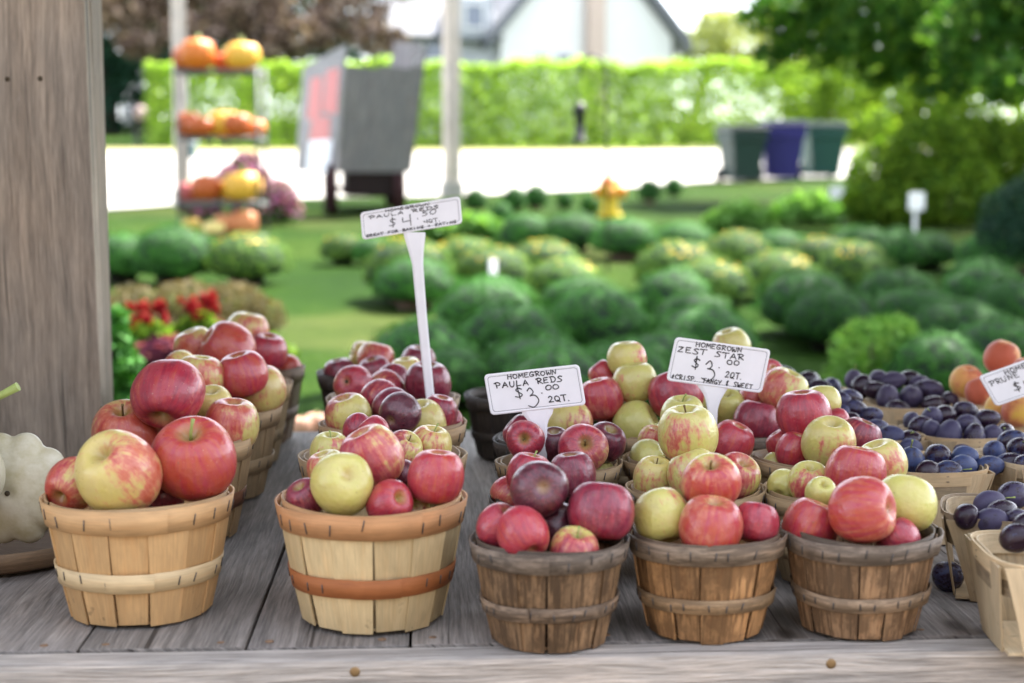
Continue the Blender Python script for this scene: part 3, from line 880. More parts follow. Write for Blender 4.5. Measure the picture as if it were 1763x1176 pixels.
def mailbox():
    b = G(238, 252)
    k = vdist(b) / F
    root = empty("mailbox", b, .4)
    tag(root, "black roadside mailbox with a pale red and white end on a dark post", "mailbox")
    mb = MB(); mb.box((0, 0, 18 * k), (9 * k, 9 * k, 44 * k), bevel=.01); mb.build("post", M_BLACKIRON, root)
    mb = MB()
    w, h, L, z0 = 34 * k, 36 * k, 56 * k, 38 * k
    prof = [(-w / 2, 0), (w / 2, 0), (w / 2, h * .5)] + [(w / 2 * math.cos(a), h * .5 + h * .5 * math.sin(a)) for a in np.linspace(.2, math.pi - .2, 9)] + [(-w / 2, h * .5)]
    A = [mb.v((x, -L / 2, z0 + z)) for x, z in prof]; B = [mb.v((x, L / 2, z0 + z)) for x, z in prof]
    mb.face(A); mb.face(B[::-1])
    for i in range(len(prof)): mb.face([A[(i + 1) % len(prof)], A[i], B[i], B[(i + 1) % len(prof)]])
    mb.build("box", M_BLACKIRON, root)
    mb = MB(); mb.lathe([(0, 0), (w * .36, 0), (w * .36, .02), (0, .02)], 20, Matrix.Translation((0, -L / 2 - .021, z0 + h * .5)) @ Matrix.Rotation(math.pi / 2, 4, 'X') @ Matrix.Translation((0, 0, -.01)))
    mb.build("door_panel", M_TINT, root, color=(0.48, 0.34, 0.34))
    mb = MB(); mb.box((w / 2 + .012, 0, z0 + h * .75), (.02, L * .2, h * .35)); mb.build("flag", M_TINT, root, color=(0.6, 0.05, 0.05))
mailbox()

def cart():
    b = at(644, 372, 16.5)
    k = 16.5 / F
    root = empty("farm_cart", b, math.radians(5))
    tag(root, "old grey wooden farm cart with flared sides and a red painted side board", "cart")
    z0, z1 = (372 - 298) * k, (372 - 118) * k
    W0, W1 = 122 * k, 130 * k
    grey = (0.15, 0.152, 0.15)
    mb = MB()                             # front board: seven upright planks, wider at the top
    for i in range(7):
        u0, u1 = -0.5 + i / 7 + .001, -0.5 + (i + 1) / 7 - .001
        q = [(u0 * W0, 0, z0), (u1 * W0, 0, z0), (u1 * W1, -.10, z1 - .015 * (i % 3)), (u0 * W1, -.10, z1 - .015 * (i % 3))]
        sh = random.Random(i).random()
        A = [mb.v(p) for p in q]; B = [mb.v((p[0], p[1] + .035, p[2])) for p in q]
        uv = [(u0 + i, 0), (u1 + i, 0), (u1 + i, 1.1), (u0 + i, 1.1)]
        mb.face(A, uv, sh); mb.face(B[::-1], uv, sh)
        for j in range(4): mb.face([A[(j + 1) % 4], A[j], B[j], B[(j + 1) % 4]], None, sh)
    mb.build("front_board", M_PLANK, root, color=grey)
    L = 1.9
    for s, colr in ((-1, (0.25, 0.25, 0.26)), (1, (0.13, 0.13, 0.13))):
        mb = MB()
        zs = [z0, z0 + (z1 - z0) * .33, z0 + (z1 - z0) * .66, z1 + .05]
        for i in range(3):
            def X(z): return s * (W0 + (W1 - W0) * (z - z0) / (z1 - z0)) / 2
            e = 0.17 if i == 2 else 0
            fx = (-.42 if s < 0 else 0.0)
            q = [(X(zs[i]), .04, zs[i] + .004), (X(zs[i]) + fx, L, zs[i] + .004), (X(zs[i + 1]) + fx, L, zs[i + 1] + e * .3), (X(zs[i + 1]), .04 - .06 * (i == 2), zs[i + 1] + e)]
            A = [mb.v(p) for p in q]; B = [mb.v((p[0] + s * .03, p[1], p[2])) for p in q]
            uv = [(i, 0), (i, L), (i + .3, L), (i + .3, 0)]
            mb.face(A, uv); mb.face(B[::-1], uv)
            for j in range(4): mb.face([A[(j + 1) % 4], A[j], B[j], B[(j + 1) % 4]])
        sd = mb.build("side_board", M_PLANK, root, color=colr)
        if s < 0:
            sd["label"] = "side board with a faded red patch and a white panel"
            mb = MB()                     # faded red lettering-like patch on the outside of the left board
            n = -1
            for (y0, y1, za, zb) in ((.12, .80, .55, 1.0), (.85, 1.5, .50, .95), (.35, 1.3, .26, .54)):
                za, zb = z0 + (z1 - z0) * za, z0 + (z1 - z0) * zb
                fy = lambda y: -.42 * (y - .04) / (L - .04) - .036
                q = [(X(za) + fy(y0), y0, za), (X(za) + fy(y1), y1, za + .05), (X(zb) + fy(y1 - .08), y1 - .08, zb), (X(zb) + fy(y0 + .05), y0 + .05, zb)]
                mb.face([mb.v(p) for p in q])
            mb.build("red_paint", M_TINT, root, color=(0.42, 0.05, 0.04))
            mb = MB(); mb.box((0, 0, 0), (.02, 1.0, .36), Matrix.Translation((X(z0 + .2) - .20, .72, z0 + .17)) @ Matrix.Rotation(math.atan2(.42, L - .04), 4, 'Z')); mb.build("white_panel", M_TINT, root, color=(0.72, 0.76, 0.80))
    mb = MB(); mb.box((W1 * .42, L + .02, z1 + .10), (.34, .03, .62)); mb.build("tail_board", M_PLANK, root, color=(0.30, 0.29, 0.30))
    mb = MB(); mb.box((W1 * .58, L + .1, z1 + .06), (.16, .03, .40)); mb.build("red_stake", M_TINT, root, color=(0.5, 0.05, 0.05))
    mb = MB(); mb.box((.02, .95, z0 - .13), (W0 * .80, 1.8, .26)); mb.build("undercarriage", M_TINTR, root, color=(0.014, 0.009, 0.008))
    for s in (-1, 1):
        for y in (.22, 1.65):
            R = 0.275
            mb = MB()
            Mx = Matrix.Translation((W0 * (-.585 if s < 0 else .37), y, R)) @ Matrix.Rotation(math.pi / 2, 4, 'Y')
            mb.lathe([(R - .06, -.06), (R, -.06), (R, .06), (R - .06, .06), (R - .06, -.06)], 24, Mx)
            mb.lathe([(0, -.06), (.05, -.06), (.05, .06), (0, .06)], 12, Mx)
            for a in range(8):
                aa = a * math.pi / 4
                mb.tube([Mx @ Vector((.04 * math.cos(aa), .04 * math.sin(aa), 0)), Mx @ Vector(((R - .03) * math.cos(aa), (R - .03) * math.sin(aa), 0))], .016, 6)
            mb.build("wheel", M_TINTR, root, color=(0.03, 0.012, 0.013))
    mb = MB()
    for y in (.22, 1.65):
        mb = MB(); mb.tube([(-W0 * .45, y, .27), (W0 * .45, y, .27)], .03, 8)
        mb.build("axle", M_TINTR, root, color=(0.05, 0.03, 0.03))
    for ch in root.children:              # the old box leans a little to the right
        if ch.name.split('.')[0] not in ("wheel", "axle"):
            for v in ch.data.vertices: v.co.x += .11 * max(0.0, v.co.z - z0)
cart()

# pumpkins: three ribbed meshes
def pumpkin_mesh(lobes, flat, seed):
    mb = MB()
    prof = [(0, .78), (.12, .80), (.35, .93), (.65, .90), (.9, .62), (1.0, .2), (.97, -.25), (.78, -.66), (.45, -.88), (.15, -.84), (0, -.80)]
    pr = [(max(0, p[0]), p[1] * flat) for p in catmull(prof, 4)]
    pr[0] = (0, pr[0][1]); pr[-1] = (0, pr[-1][1])
    mb.lathe(pr, 60, mod=lambda a, r, z: 1 - .085 * (1 - abs(math.cos(a * lobes / 2 + seed))) ** 2 * min(1, r * 2))
    return mb.mesh("pumpkin", M_TINT)
PUMP = [pumpkin_mesh(10, .78, 0), pumpkin_mesh(12, .9, 1), pumpkin_mesh(9, .68, 2)]
mb = MB(); mb.tube([(0, 0, .55), (.02, 0, .85), (.12, .04, 1.1)], [.16, .1, .12], 8); PSTEM = mb.mesh("pumpkin_stem", M_STEMG)
def rack():
    b = G(386, 412)
    d = vdist(b); k = d / F
    root = empty("plant_rack", b)
    tag(root, "grey metal shelf rack holding orange pumpkins behind the bushes", "rack")
    w, dp, top = 138 * k, 60 * k, (412 - 126) * k
    rt = 0.014
    Mx = Matrix.Rotation(-.12, 3, 'Z')
    for sx in (-1, 1):
        for sy in (-1, 1):
            p = Mx @ Vector((sx * w / 2, sy * dp / 2, 0))
            mb = MB(); mb.tube([(p.x, p.y, 0), (p.x, p.y, top + .03)], rt, 8); mb.build("post", M_METAL, root)
    for py in (126, 238, 348, 406):
        z = (412 - py) * k
        mb = MB()
        for i in range(9):
            y = -dp / 2 + dp * i / 8
            a, c = Mx @ Vector((-w / 2, y, z)), Mx @ Vector((w / 2, y, z))
            mb.tube([a, c], .006, 5)
        for sy in (-1, 1):
            a, c = Mx @ Vector((-w / 2, sy * dp / 2, z - .02)), Mx @ Vector((w / 2, sy * dp / 2, z - .02))
            mb.tube([a, c], .012, 6)
        for sx in (-1, 1):
            a, c = Mx @ Vector((sx * w / 2, -dp / 2, z - .02)), Mx @ Vector((sx * w / 2, dp / 2, z - .02))
            mb.tube([a, c], .012, 6)
        mb.build("shelf", M_METAL, root)
    names = {126: "top", 238: "second", 348: "third", 406: "lowest"}
    ora, dor, yel, pale = (0.56, 0.15, 0.015), (0.40, 0.085, 0.015), (0.66, 0.36, 0.04), (0.66, 0.42, 0.22)
    lst = [(126, 330, 46, dor, 0, "dark orange pumpkin, leftmost on the top rack shelf"), (126, 350, 52, ora, -.1, "orange pumpkin, second from left on the top rack shelf"),
           (126, 390, 40, dor, .1, "small dark orange pumpkin in the middle of the top rack shelf"), (126, 424, 54, yel, -.06, "yellow pumpkin, rightmost on the top rack shelf"),
           (238, 328, 42, dor, .05, "dark orange pumpkin, leftmost on the second rack shelf"), (238, 350, 44, dor, -.08, "reddish pumpkin, second from left on the second rack shelf"),
           (238, 388, 52, yel, .05, "yellow orange pumpkin in the middle of the second rack shelf"), (238, 415, 40, dor, -.1, "small brown orange pumpkin, second from right on the second rack shelf"), (238, 437, 40, ora, .08, "orange pumpkin, rightmost on the second rack shelf"),
           (348, 326, 38, (0.45, 0.1, 0.1), .1, "pinkish pumpkin, leftmost on the third rack shelf"), (348, 358, 46, dor, -.06, "dark orange pumpkin beside the yellow one on the third rack shelf"), (348, 398, 48, yel, .1, "rear yellow pumpkin on the third rack shelf"), (348, 420, 60, yel, -.08, "largest yellow pumpkin, rightmost on the third rack shelf"),
           (407, 330, 30, (0.60, 0.36, 0.06), 0, "small yellow squash, leftmost at the foot of the rack"), (407, 372, 34, (0.72, 0.58, 0.2), -.16, "cream yellow squash at the front of the rack foot"),
           (407, 390, 44, (0.62, 0.25, 0.10), .04, "pale orange pumpkin in the middle of the rack foot"), (407, 420, 44, (0.60, 0.22, 0.08), .0, "pale orange pumpkin, rightmost at the foot of the rack")]
    for i, (py, px, wpx, col, dy, lab) in enumerate(lst):
        z = (412 - py) * k + .012
        r = wpx * k / 2 * 1.13
        x = (P(px, 300, d) - b).x
        fl = (.78, .9, .68)[i % 3]
        o = obj("pumpkin", PUMP[i % 3], None, (b.x + x, b.y + dy * 0.9, b.z + z + r * .88 * fl), (0, 0, i), col)
        o.scale = (r, r, r)
        tag(o, lab, "pumpkin", "pumpkins on the rack")
        obj("stalk", PSTEM, o)
rack()
# planter tub and flowering clump behind the rack
b0 = G(322, 300)
root = empty("storage_tub", Vector((b0.x, b0.y, b0.z))); tag(root, "dark teal tub raised on a stand behind the rack", "tub")
d = vdist(b0); k = d / F
mb = MB(); mb.box((0, 0, 52 * k - 24 * k), (.05, .05, 56 * k)); mb.build("stand", M_BLACKIRON, root)
mb = MB(); mb.box((0, 0, 40 * k), (32 * k, 26 * k, 26 * k), bevel=.02); mb.build("bin_body", M_TINT, root, color=(0.05, 0.10, 0.105))
mb = MB(); mb.box((0, 0, 55 * k), (36 * k, 30 * k, 5 * k), bevel=.01); mb.build("lid", M_TINT, root, color=(0.45, 0.5, 0.5))
def flower_clump(name, label, base, blobs, n, size, leaf, flower, share, seed, cat="flower", stems=True):
    rng = np.random.default_rng(seed)
    root = empty(name, base); tag(root, label, cat)
    p, dd = blob_pts(blobs, n, rng, .55)
    kp = p[:, 2] > 0
    obj("foliage", leaf_mesh("foliage", p[kp], dd[kp], size, leaf, rng, .55), root)
    nf = int(n * share)
    p, dd = blob_pts(blobs, nf * 2, rng, .9)
    kp = (p[:, 2] > 0.02) & (dd[:, 2] > -.2)
    obj("flowers", leaf_mesh("flowers", p[kp], dd[kp], size * 1.15, flower, rng, .9, .5), root)
    if stems:
        mb = MB()
        for bl in blobs: mb.tube([(bl[0] * .4, bl[1] * .4, -.02), (bl[0], bl[1], bl[2])], [.012, .006], 6)
        mb.build("stem", M_BARK, root)
    return root
b0 = G(410, 395); d = vdist(b0) + .7; b0 = at(410, 390, d)
flower_clump("flower_clump", "tall pink and purple flowering clump behind the pumpkin rack", b0,
             blobs_px(b0, d, [(345, 360, 36, 0, .9), (360, 330, 34, 0, .8), (420, 320, 48, .2, .9), (470, 345, 42, 0, .9), (440, 360, 40, -.1, .7), (425, 285, 26, .2, .9), (495, 365, 26, 0, .8)]), 3600, .06, M_MUM, M_PINK, .28, 61)

# ------------------------------------------------------------------ clipped mums
def mum_parts(seed, buds):
    rng = np.random.default_rng(seed)
    n = 4200
    ph = rng.uniform(0, 2 * math.pi, n)
    ct = rng.uniform(-0.35, 1, n)
    st = np.sqrt(1 - ct * ct)
    d = np.stack([st * np.cos(ph), st * np.sin(ph), ct], 1)
    lump = 1 + .06 * np.sin(3 * ph + seed) * st + .05 * np.sin(5 * ph + 2 * seed) * st + .05 * np.sin(7 * ct * 2 + ph) + .05 * np.sin(11 * ph + 9 * ct)
    r = lump * rng.uniform(.94, 1.04, n)
    pts = d * r[:, None] * np.array([.5, .5, .37]) + np.array([0, 0, .27])
    mb = MB()
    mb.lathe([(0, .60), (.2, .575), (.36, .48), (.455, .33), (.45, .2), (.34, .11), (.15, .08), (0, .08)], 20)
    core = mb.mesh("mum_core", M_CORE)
    mb = MB(); mb.lathe([(0, -.02), (.19, -.02), (.24, .16), (.26, .16), (.26, .19), (0, .19)], 18)
    pot = mb.mesh("mum_pot", M_TERRA if seed % 3 == 0 else M_POT)
    nb = 30 if buds else 0
    k = rng.uniform(0, 2 * math.pi, nb); c = rng.uniform(.55, 1, nb); s = np.sqrt(1 - c * c)
    lump = rng.normal(0, .22, nb)
    dd = np.stack([s * np.cos(k), s * np.sin(k), c], 1)
    pb = dd * np.array([.51, .51, .385]) + np.array([0, 0, .27])
    pb3, dd3 = np.repeat(pb, 3, 0) + rng.normal(0, .006, (nb * 3, 3)), np.repeat(dd, 3, 0)
    mi = np.concatenate([np.zeros(n, int), np.ones(nb * 3, int)])
    sz = np.concatenate([np.full(n, .034), np.full(nb * 3, .034)])
    fol = leaf_mesh("mum_foliage", np.concatenate([pts, pb3]), np.concatenate([d, dd3]), sz, None, rng, .6, .2, [M_MUMY if buds else M_MUM, M_BUD], mi)
    return fol, core, pot, None
MUMS = [mum_parts(i, i % 2 == 1) for i in range(6)]
# (px centre, py of the top, width px, budding)
mums = [(714, 449, 129, 0), (702, 430, 140, 1), (848, 433, 124, 1), (802, 420, 105, 1), (936, 420, 110, 1), (970, 443, 122, 1), (849, 475, 126, 0), (1002, 475, 132, 0),
        (838, 503, 160, 0), (1030, 520, 165, 0), (880, 538, 170, 0), (930, 578, 190, 0), (725, 575, 165, 0), (780, 606, 150, 0), (965, 615, 200, 0),
        (1076, 383, 102, 0), (1175, 384, 95, 0), (1165, 420, 135, 1), (1222, 450, 126, 1), (1268, 410, 105, 1), (1338, 440, 126, 1), (1340, 408, 100, 0), (1410, 416, 96, 1), (1468, 435, 116, 1),
        (1160, 478, 132, 0), (1195, 503, 142, 0), (1210, 528, 176, 0), (1140, 572, 165, 0), (1385, 482, 155, 0), (1430, 507, 152, 0), (1480, 400, 112, 0), (1540, 400, 108, 0), (1598, 410, 88, 0),
        (1704, 412, 100, 0), (1683, 448, 92, 0), (1540, 472, 132, 0), (1688, 474, 138, 0), (1575, 500, 146, 0), (1648, 522, 152, 0), (1742, 500, 132, 0), (1720, 560, 162, 0), (1610, 596, 170, 0),
        (905, 376, 92, 0), (985, 374, 96, 0), (1070, 610, 170, 0), (590, 412, 70, 1), (640, 416, 66, 0),
        (300, 408, 130, 0), (425, 410, 128, 1), (212, 416, 110, 0)]
def near_depth(px, top, w):
    base_y = top + .62 * w
    return G(px, base_y)
mum_rows = {}
rngm = random.Random(5)
def put_mum(i, px, top, w, buds, label, seed):
    b = near_depth(px, top, w)
    s = 1.12 * w * vdist(b) / F
    fol, core, pot, bud = MUMS[(seed % 3) * 2 + (1 if buds else 0)]
    root = empty("potted_mum", b, rngm.random() * 6.28)
    root.scale = (s * rngm.uniform(.9, 1.08), s * rngm.uniform(.9, 1.08), s * rngm.uniform(.84, 1.1))
    tag(root, label, "potted plant", "potted chrysanthemum mounds on the lawn")
    f = obj("foliage", fol, root); obj("shaded_inner_leaves", core, root); obj("pot", pot, root)
info = sorted(range(len(mums)), key=lambda i: G(mums[i][0], mums[i][1] + .62 * mums[i][2]).y)
ORD = ["leftmost", "second from left", "third from left", "fourth from left", "fifth from left", "sixth from left", "seventh from left", "eighth from left", "ninth from left"]
rows = [info[i:i + 7] for i in range(0, len(info), 7)]
ROWN = ["nearest", "second nearest", "third nearest", "fourth nearest", "middle", "third farthest", "second farthest", "farthest"]
for r, row in enumerate(rows):
    for j, i in enumerate(sorted(row, key=lambda q: mums[q][0])):
        px, top, w, bd = mums[i]
        lab = ("yellow budding" if bd else "plain dark green") + " chrysanthemum mound, " + ORD[j] + " of the " + ROWN[min(r, 7)] + " row on the lawn"
        put_mum(i, px, top, w, bd, lab, i)
# small dark potted shrubs at the road edge
small = [(819, 322, 42, "first small dark potted shrub right of the pale pole"), (862, 345, 46, "small potted shrub standing nearer than its row by the road"), (885, 319, 44, "small upright potted shrub, second right of the pale pole by the road"),
         (922, 315, 44, "tall narrow potted shrub, third right of the pale pole by the road"), (973, 327, 32, "tiny potted shrub between the tall narrow one and the yellow hydrant"), (1016, 333, 36, "small potted shrub just left of the yellow hydrant"),
         (1118, 306, 42, "small dark potted shrub, left one of the pair right of the hydrant"), (1160, 303, 34, "small dark potted shrub, right one of the pair before the bins")]
for i, (px, top, w, lab) in enumerate(small):
    b = G(px, top + w * 1.05)
    s = w * vdist(b) / F
    fol, core, pot, bud = MUMS[(i % 3) * 2]
    root = empty("potted_shrub", b, i); root.scale = (s, s, s * 1.55)
    tag(root, lab, "potted plant", "small potted shrubs near the road")
    obj("foliage", fol, root); obj("shaded_inner_leaves", core, root); obj("pot", pot, root)
# bright hosta-like plants
for i, (px, py, w, lab) in enumerate(((1275, 400, 110, "bright lime green leafy plant, left of the pair under the bins"), (1390, 388, 120, "bright lime green leafy plant, right of the pair near the white tag"), (820, 420, 110, "low bright green leafy plant behind the budding mounds"), (730, 415, 90, "low bright green leafy plant behind the tall price sign"))):
    b0 = G(px, py); d = vdist(b0)
    bush("leafy_plant", lab, "plant", b0, blobs_px(b0, d, [(px - w * .25, py - w * .18, w * .3, 0, .6), (px + w * .22, py - w * .2, w * .3, 0, .6), (px, py - w * .28, w * .32, 0, .6)]), 900, .11, M_BRIGHT, 70 + i, core=False)
# feathery bright plant among the mounds
b0 = G(1520, 690); d = vdist(b0)
bush("feathery_plant", "feathery bright green plant in front of the mounds at right", "plant", b0,
     blobs_px(b0, d, [(1500, 610, 70, 0, .9), (1540, 580, 45, 0, .9), (1560, 640, 70, 0, .8), (1470, 650, 55, 0, .8), (1590, 620, 45, .1, .8)]), 5200, .035, M_BRIGHT, 80, core=False, aspect=.2)
# left bed
b0 = G(330, 600); d = vdist(b0)
bush("dry_grass_clump", "brownish ornamental grass clump behind the red plumes", "plant", b0,
     blobs_px(b0, d, [(230, 530, 55, 0, .7), (320, 525, 60, 0, .7), (400, 528, 60, 0, .7), (450, 545, 42, 0, .8), (270, 570, 60, -.1, .6), (380, 575, 65, -.1, .6)]), 7000, .055, M_BROWNG, 81, core=False, aspect=.14)
for i, (px, py, lab, w) in enumerate(((255, 560, "red plumed flower, left one of the two in the bed beside the post", 60), (340, 545, "taller red plumed flower, right one of the two in the bed beside the post", 70))):
    b0 = G(px, py + 85); d = vdist(b0); k = d / F
    root = bush("plumed_flower", lab, "flower", b0, blobs_px(b0, d, [(px - w * .3, py + 40, 34, 0, .8), (px + w * .3, py + 36, 34, 0, .8), (px, py + 20, 30, 0, .9)]), 1500, .04, M_SHRUB, 84 + i, core=False)
    rng = np.random.default_rng(90 + i)
    pl = [(px + rng.uniform(-w * .6, w * .6), py + rng.uniform(-36, 16), rng.uniform(4, 8), rng.uniform(-.06, .06), 1.7) for _ in range(18)]
    p, dd = blob_pts(blobs_px(b0, d, pl), 1500, rng, .2)
    obj("plumes", leaf_mesh("plumes", p, dd, .022, M_RED, rng, .5), root)
b0 = G(265, 690); d = vdist(b0)
bush("wine_leaf_plant", "wine purple leafy plant with pink edges below the red plumes", "plant", b0,
     blobs_px(b0, d, [(235, 625, 34, 0, .8), (285, 610, 34, 0, .8), (265, 650, 40, 0, .8), (310, 640, 30, 0, .8)]), 1100, .07, M_COLEUS, 86, core=False, aspect=.7)
b0 = G(200, 740); d = vdist(b0)
bush("broad_leaf_plant", "broad leaved green plant touching the wooden post", "plant", b0,
     blobs_px(b0, d, [(190, 590, 34, 0, 1), (205, 640, 36, 0, 1), (180, 660, 40, 0, 1), (215, 690, 34, 0, .8), (195, 550, 20, 0, 1)]), 1100, .075, M_MUM, 87, core=False, aspect=.55)
b0 = G(420, 640); d = vdist(b0)
bush("dark_bedding_plant", "dark green bedding plant at the edge of the left bed", "plant", b0,
     blobs_px(b0, d, [(395, 600, 40, 0, .7), (450, 600, 36, 0, .7), (350, 620, 40, 0, .7), (490, 610, 22, 0, .7)]), 1600, .045, M_SHRUB, 88, core=False)
# white plant tags among the plants
def tag_sign(px, pyb, pyt, w, hh, lab, rz):
    b = G(px, pyb); k = vdist(b) / F
    root = empty("plant_sign", b, rz); tag(root, lab, "sign")
    mb = MB(); mb.box((0, 0, (pyb - pyt) * k * .5), (7 * k, .006, (pyb - pyt) * k), bevel=.002); mb.build("stake", M_SIGN, root)
    mb = MB(); mb.box((0, -.012, (pyb - pyt) * k), (w * k, .008, hh * k), Matrix.Rotation(-.25, 4, 'Y') if False else None, bevel=.003); mb.build("plate", M_SIGN, root)
tag_sign(1574, 425, 347, 34, 30, "white blank plant sign on a stake below the wide shrub", .4)
tag_sign(1440, 372, 331, 24, 20, "small white plant sign behind the lime green plants", -.5)
tag_sign(846, 520, 460, 22, 26, "white plant tag leaning in the budding mounds behind the tall sign", .9)
# pale gourds lying on the lawn just behind the counter
for i, (px, w, lab) in enumerate(((520, 34, "pale peach coloured gourd on the grass, left of the two behind the baskets"), (545, 36, "pale orange gourd on the grass, right of the two behind the baskets"))):
    b0 = G(px, 752 - 4 * i); r = w * vdist(b0) / F * .6
    o = obj("gourd", PUMP[1], None, b0 + Vector((0, 0, r * .8)), (0, 0, i), (0.60, 0.33, 0.22)); o.scale = (r, r, r); tag(o, lab, "gourd", "gourds on the grass")
    obj("stalk", PSTEM, o)
# ------------------------------------------------------------------ counter and stall
YF = H(600, 1112, 0).y
X0, PW = H(422, 1114, 0).x, 0.1705
YB = 2.86
random.seed(4)
root = empty("display_counter", (0, YF, gz(YF)))
tag(root, "weathered grey plank counter carrying the fruit baskets", "counter")
zg = gz(YF)
cols = [(0.24, 0.222, 0.205), (0.285, 0.262, 0.24), (0.265, 0.245, 0.225), (0.20, 0.187, 0.172), (0.245, 0.225, 0.208), (0.28, 0.256, 0.235), (0.225, 0.208, 0.19)]
for i in range(-9, 12):
    mb = MB()
    x = X0 + (i + .5) * PW
    L = YB - YF - random.uniform(0, .008)
    mb.box((x, L / 2 + .003, -.018 - zg - random.uniform(0, .0016)), (PW - random.uniform(.002, .0045), L, .036), bevel=.0022)
    pl = mb.build("plank", M_PLANK, root, color=cols[i % 7])
    mb = MB()
    for sx in (-.055, .05):
        nx = x + sx + random.uniform(-.008, .008)
        for ny in (.022, .66, 1.2):
            mb.lathe([(0, .0004), (.0042, .0002), (.0046, -.001)], 10, Matrix.Translation((nx, ny + random.uniform(-.004, .004), -zg)))
    mb.build("nail_head", simple("nail_rust", (0.20, 0.125, 0.075), 0.7, 0.25, 200) if i == -9 else bpy.data.materials["nail_rust"], pl)
mb = MB(); mb.box((.10, -.0255, -.105 - zg), (3.4, .044, .21), bevel=.007)
mb.build("front_board", M_PLANK, root, color=(0.44, 0.41, 0.375))
scr = simple("screw_brass", (0.26, 0.17, 0.08), 0.4, 0.2, 100, metal=0.5)
for px in (610, 1448):
    q = P(px, 1164, 1.53)
    mb = MB(); mb.lathe([(0, .0012), (.003, .001), (.0052, .0004), (.0054, -.001)], 14, Matrix.Translation((q.x, -.0478, q.z - zg)) @ Matrix.Rotation(math.pi / 2, 4, 'X'))
    mb.build("screw", scr, root)
for x in (-1.35, 0.05, 1.65):
    for y in (.08, 1.15):
        mb = MB(); mb.box((x, y, (-.037 - zg) / 2 - .03), (.09, .09, -.037 - zg + .06), bevel=.004); mb.build("leg", M_PLANK, root, color=(0.2, 0.19, 0.18))
for y in (.16, .62, 1.1):
    mb = MB(); mb.box((.1, y, -.037 - zg - .045), (3.2, .045, .088)); mb.build("rail", M_PLANK, root, color=(0.18, 0.17, 0.16))

yp = H(120, 790, 0).y
xr = P(178, 690, vdist(Vector((-.55, yp, 0)))).x
root = empty("market_stall", (xr, yp, 0))
tag(root, "roofed wooden market stall whose broad weathered grey post stands at the left", "stall")
mb = MB()
Mx = Matrix.Rotation(-.012, 4, 'Y')
mb.box((-.16, 0.02, .80), (.32, .042, 1.60), Mx, bevel=.003)
mb.build("post", M_POST, root, color=(0.39, 0.335, 0.27))
for px, py in ((25, 139), (80, 138)):
    q = P(px, py, vdist(Vector((-.6, yp, .3)))) - Vector((xr, yp, 0))
    mb = MB(); mb.lathe([(0, .0008), (.004, .0004), (.0048, -.0008)], 12, Matrix.Translation((q.x, -.0012 + .0, q.z)) @ Matrix.Rotation(math.pi / 2, 4, 'X'))
    mb.build("screw", M_CALYX, root)
mb = MB(); mb.box((-.055, .10, .80), (.09, .09, 1.6), bevel=.004); mb.build("back_post", M_POST, root, color=(0.30, 0.25, 0.20))
zt = 1.42
for x, y, z0 in ((-1.45, 3.9, gz(3.9)), (1.95, 3.9, gz(3.9)), (1.95, 2.75, gz(2.7)), (-1.45, 2.75, gz(2.7))):
    mb = MB(); mb.box((x - xr, y - yp, (zt + z0) / 2 - .02), (.09, .09, zt - z0 + .04), bevel=.004); mb.build("corner_post", M_POST, root, color=(0.30, 0.27, 0.24))
mb = MB()  # unseen roof, front edge placed to keep the sun off the fruit
for i in range(30):
    y = 1.66 + i * .084
    mb.box((.55 - xr, y - yp, zt + .03 + .05 * (i / 30) + .012 * (i % 2)), (4.6, .088, .022), shade=random.random())
mb.build("roof", M_POST, root, color=(0.33, 0.29, 0.25))
for x in (-1.25, .35, 1.95):
    mb = MB(); mb.box((x - xr, 2.94 - yp, zt - .03), (.045, 2.45, .09)); mb.build("rafter", M_POST, root, color=(0.3, 0.27, 0.24))

mb = MB()  # unseen side boarding added to block light from the left
for i in range(7):
    mb.box((-1.02 - xr, 2.33 - yp, .06 + i * .105), (.022, 1.5, .100), shade=random.random())
mb.build("added_shade_panel", M_POST, root, color=(0.26, 0.22, 0.19))

# ------------------------------------------------------------------ baskets
def hoop(mb, Rf, z0, z1, th, n=72, over=0.0, wob=0.0, ph=0.0, shade=0.5, staples=0, srng=None, seam=1.0):
    """bent strip following the wall radius Rf(z), with an overlapping seam and staples"""
    ringA = []
    L = 2 * math.pi * Rf((z0 + z1) / 2)
    for k in range(n + 1):
        a = 2 * math.pi * k / n + ph
        ex = .0022 * seam if k > n - 7 else 0.0
        dz = wob * (math.sin(2 * a + ph) + .6 * math.sin(3 * a + 2 * ph))
        i0, i1 = Rf(z0) + over + ex, Rf(z1) + over + ex
        ca, sa = math.cos(a), math.sin(a)
        ringA.append([mb.v((r * ca, r * sa, z + dz)) for r, z in ((i0, z0), (i0 + th, z0), (i1 + th, z1), (i1, z1))])
    for k in range(n):
        A, B = ringA[k], ringA[k + 1]
        v0, v1 = L * k / n, L * (k + 1) / n
        for i in range(4):
            j = (i + 1) % 4
            u = [0, .003, .003 + z1 - z0, .006 + z1 - z0, .006 + 2 * (z1 - z0)]
            mb.face([A[i], B[i], B[j], A[j]], [(u[i], v0), (u[i], v1), (u[i + 1], v1), (u[i + 1], v0)], shade, 0, i != 1 or True)
    for s in range(staples):
        a = ph + 2 * math.pi * (s + srng.uniform(-.25, .25)) / staples
        zc, hl = (z0 + z1) / 2 + srng.uniform(-.15, .15) * (z1 - z0), (z1 - z0) * .23
        dz = wob * (math.sin(2 * a + ph) + .6 * math.sin(3 * a + 2 * ph))
        tl = srng.uniform(-.1, .25)
        pts = []
        for q in (-1, 0, 1):
            z = zc + q * hl
            aa = a + tl * q * hl / Rf(z)
            r = Rf(z) + over + th + .0004 + (.0022 if False else 0)
            pts.append((r * math.cos(aa), r * math.sin(aa), z + dz))
        mb.tube(pts, .00075, 5, mi=1)
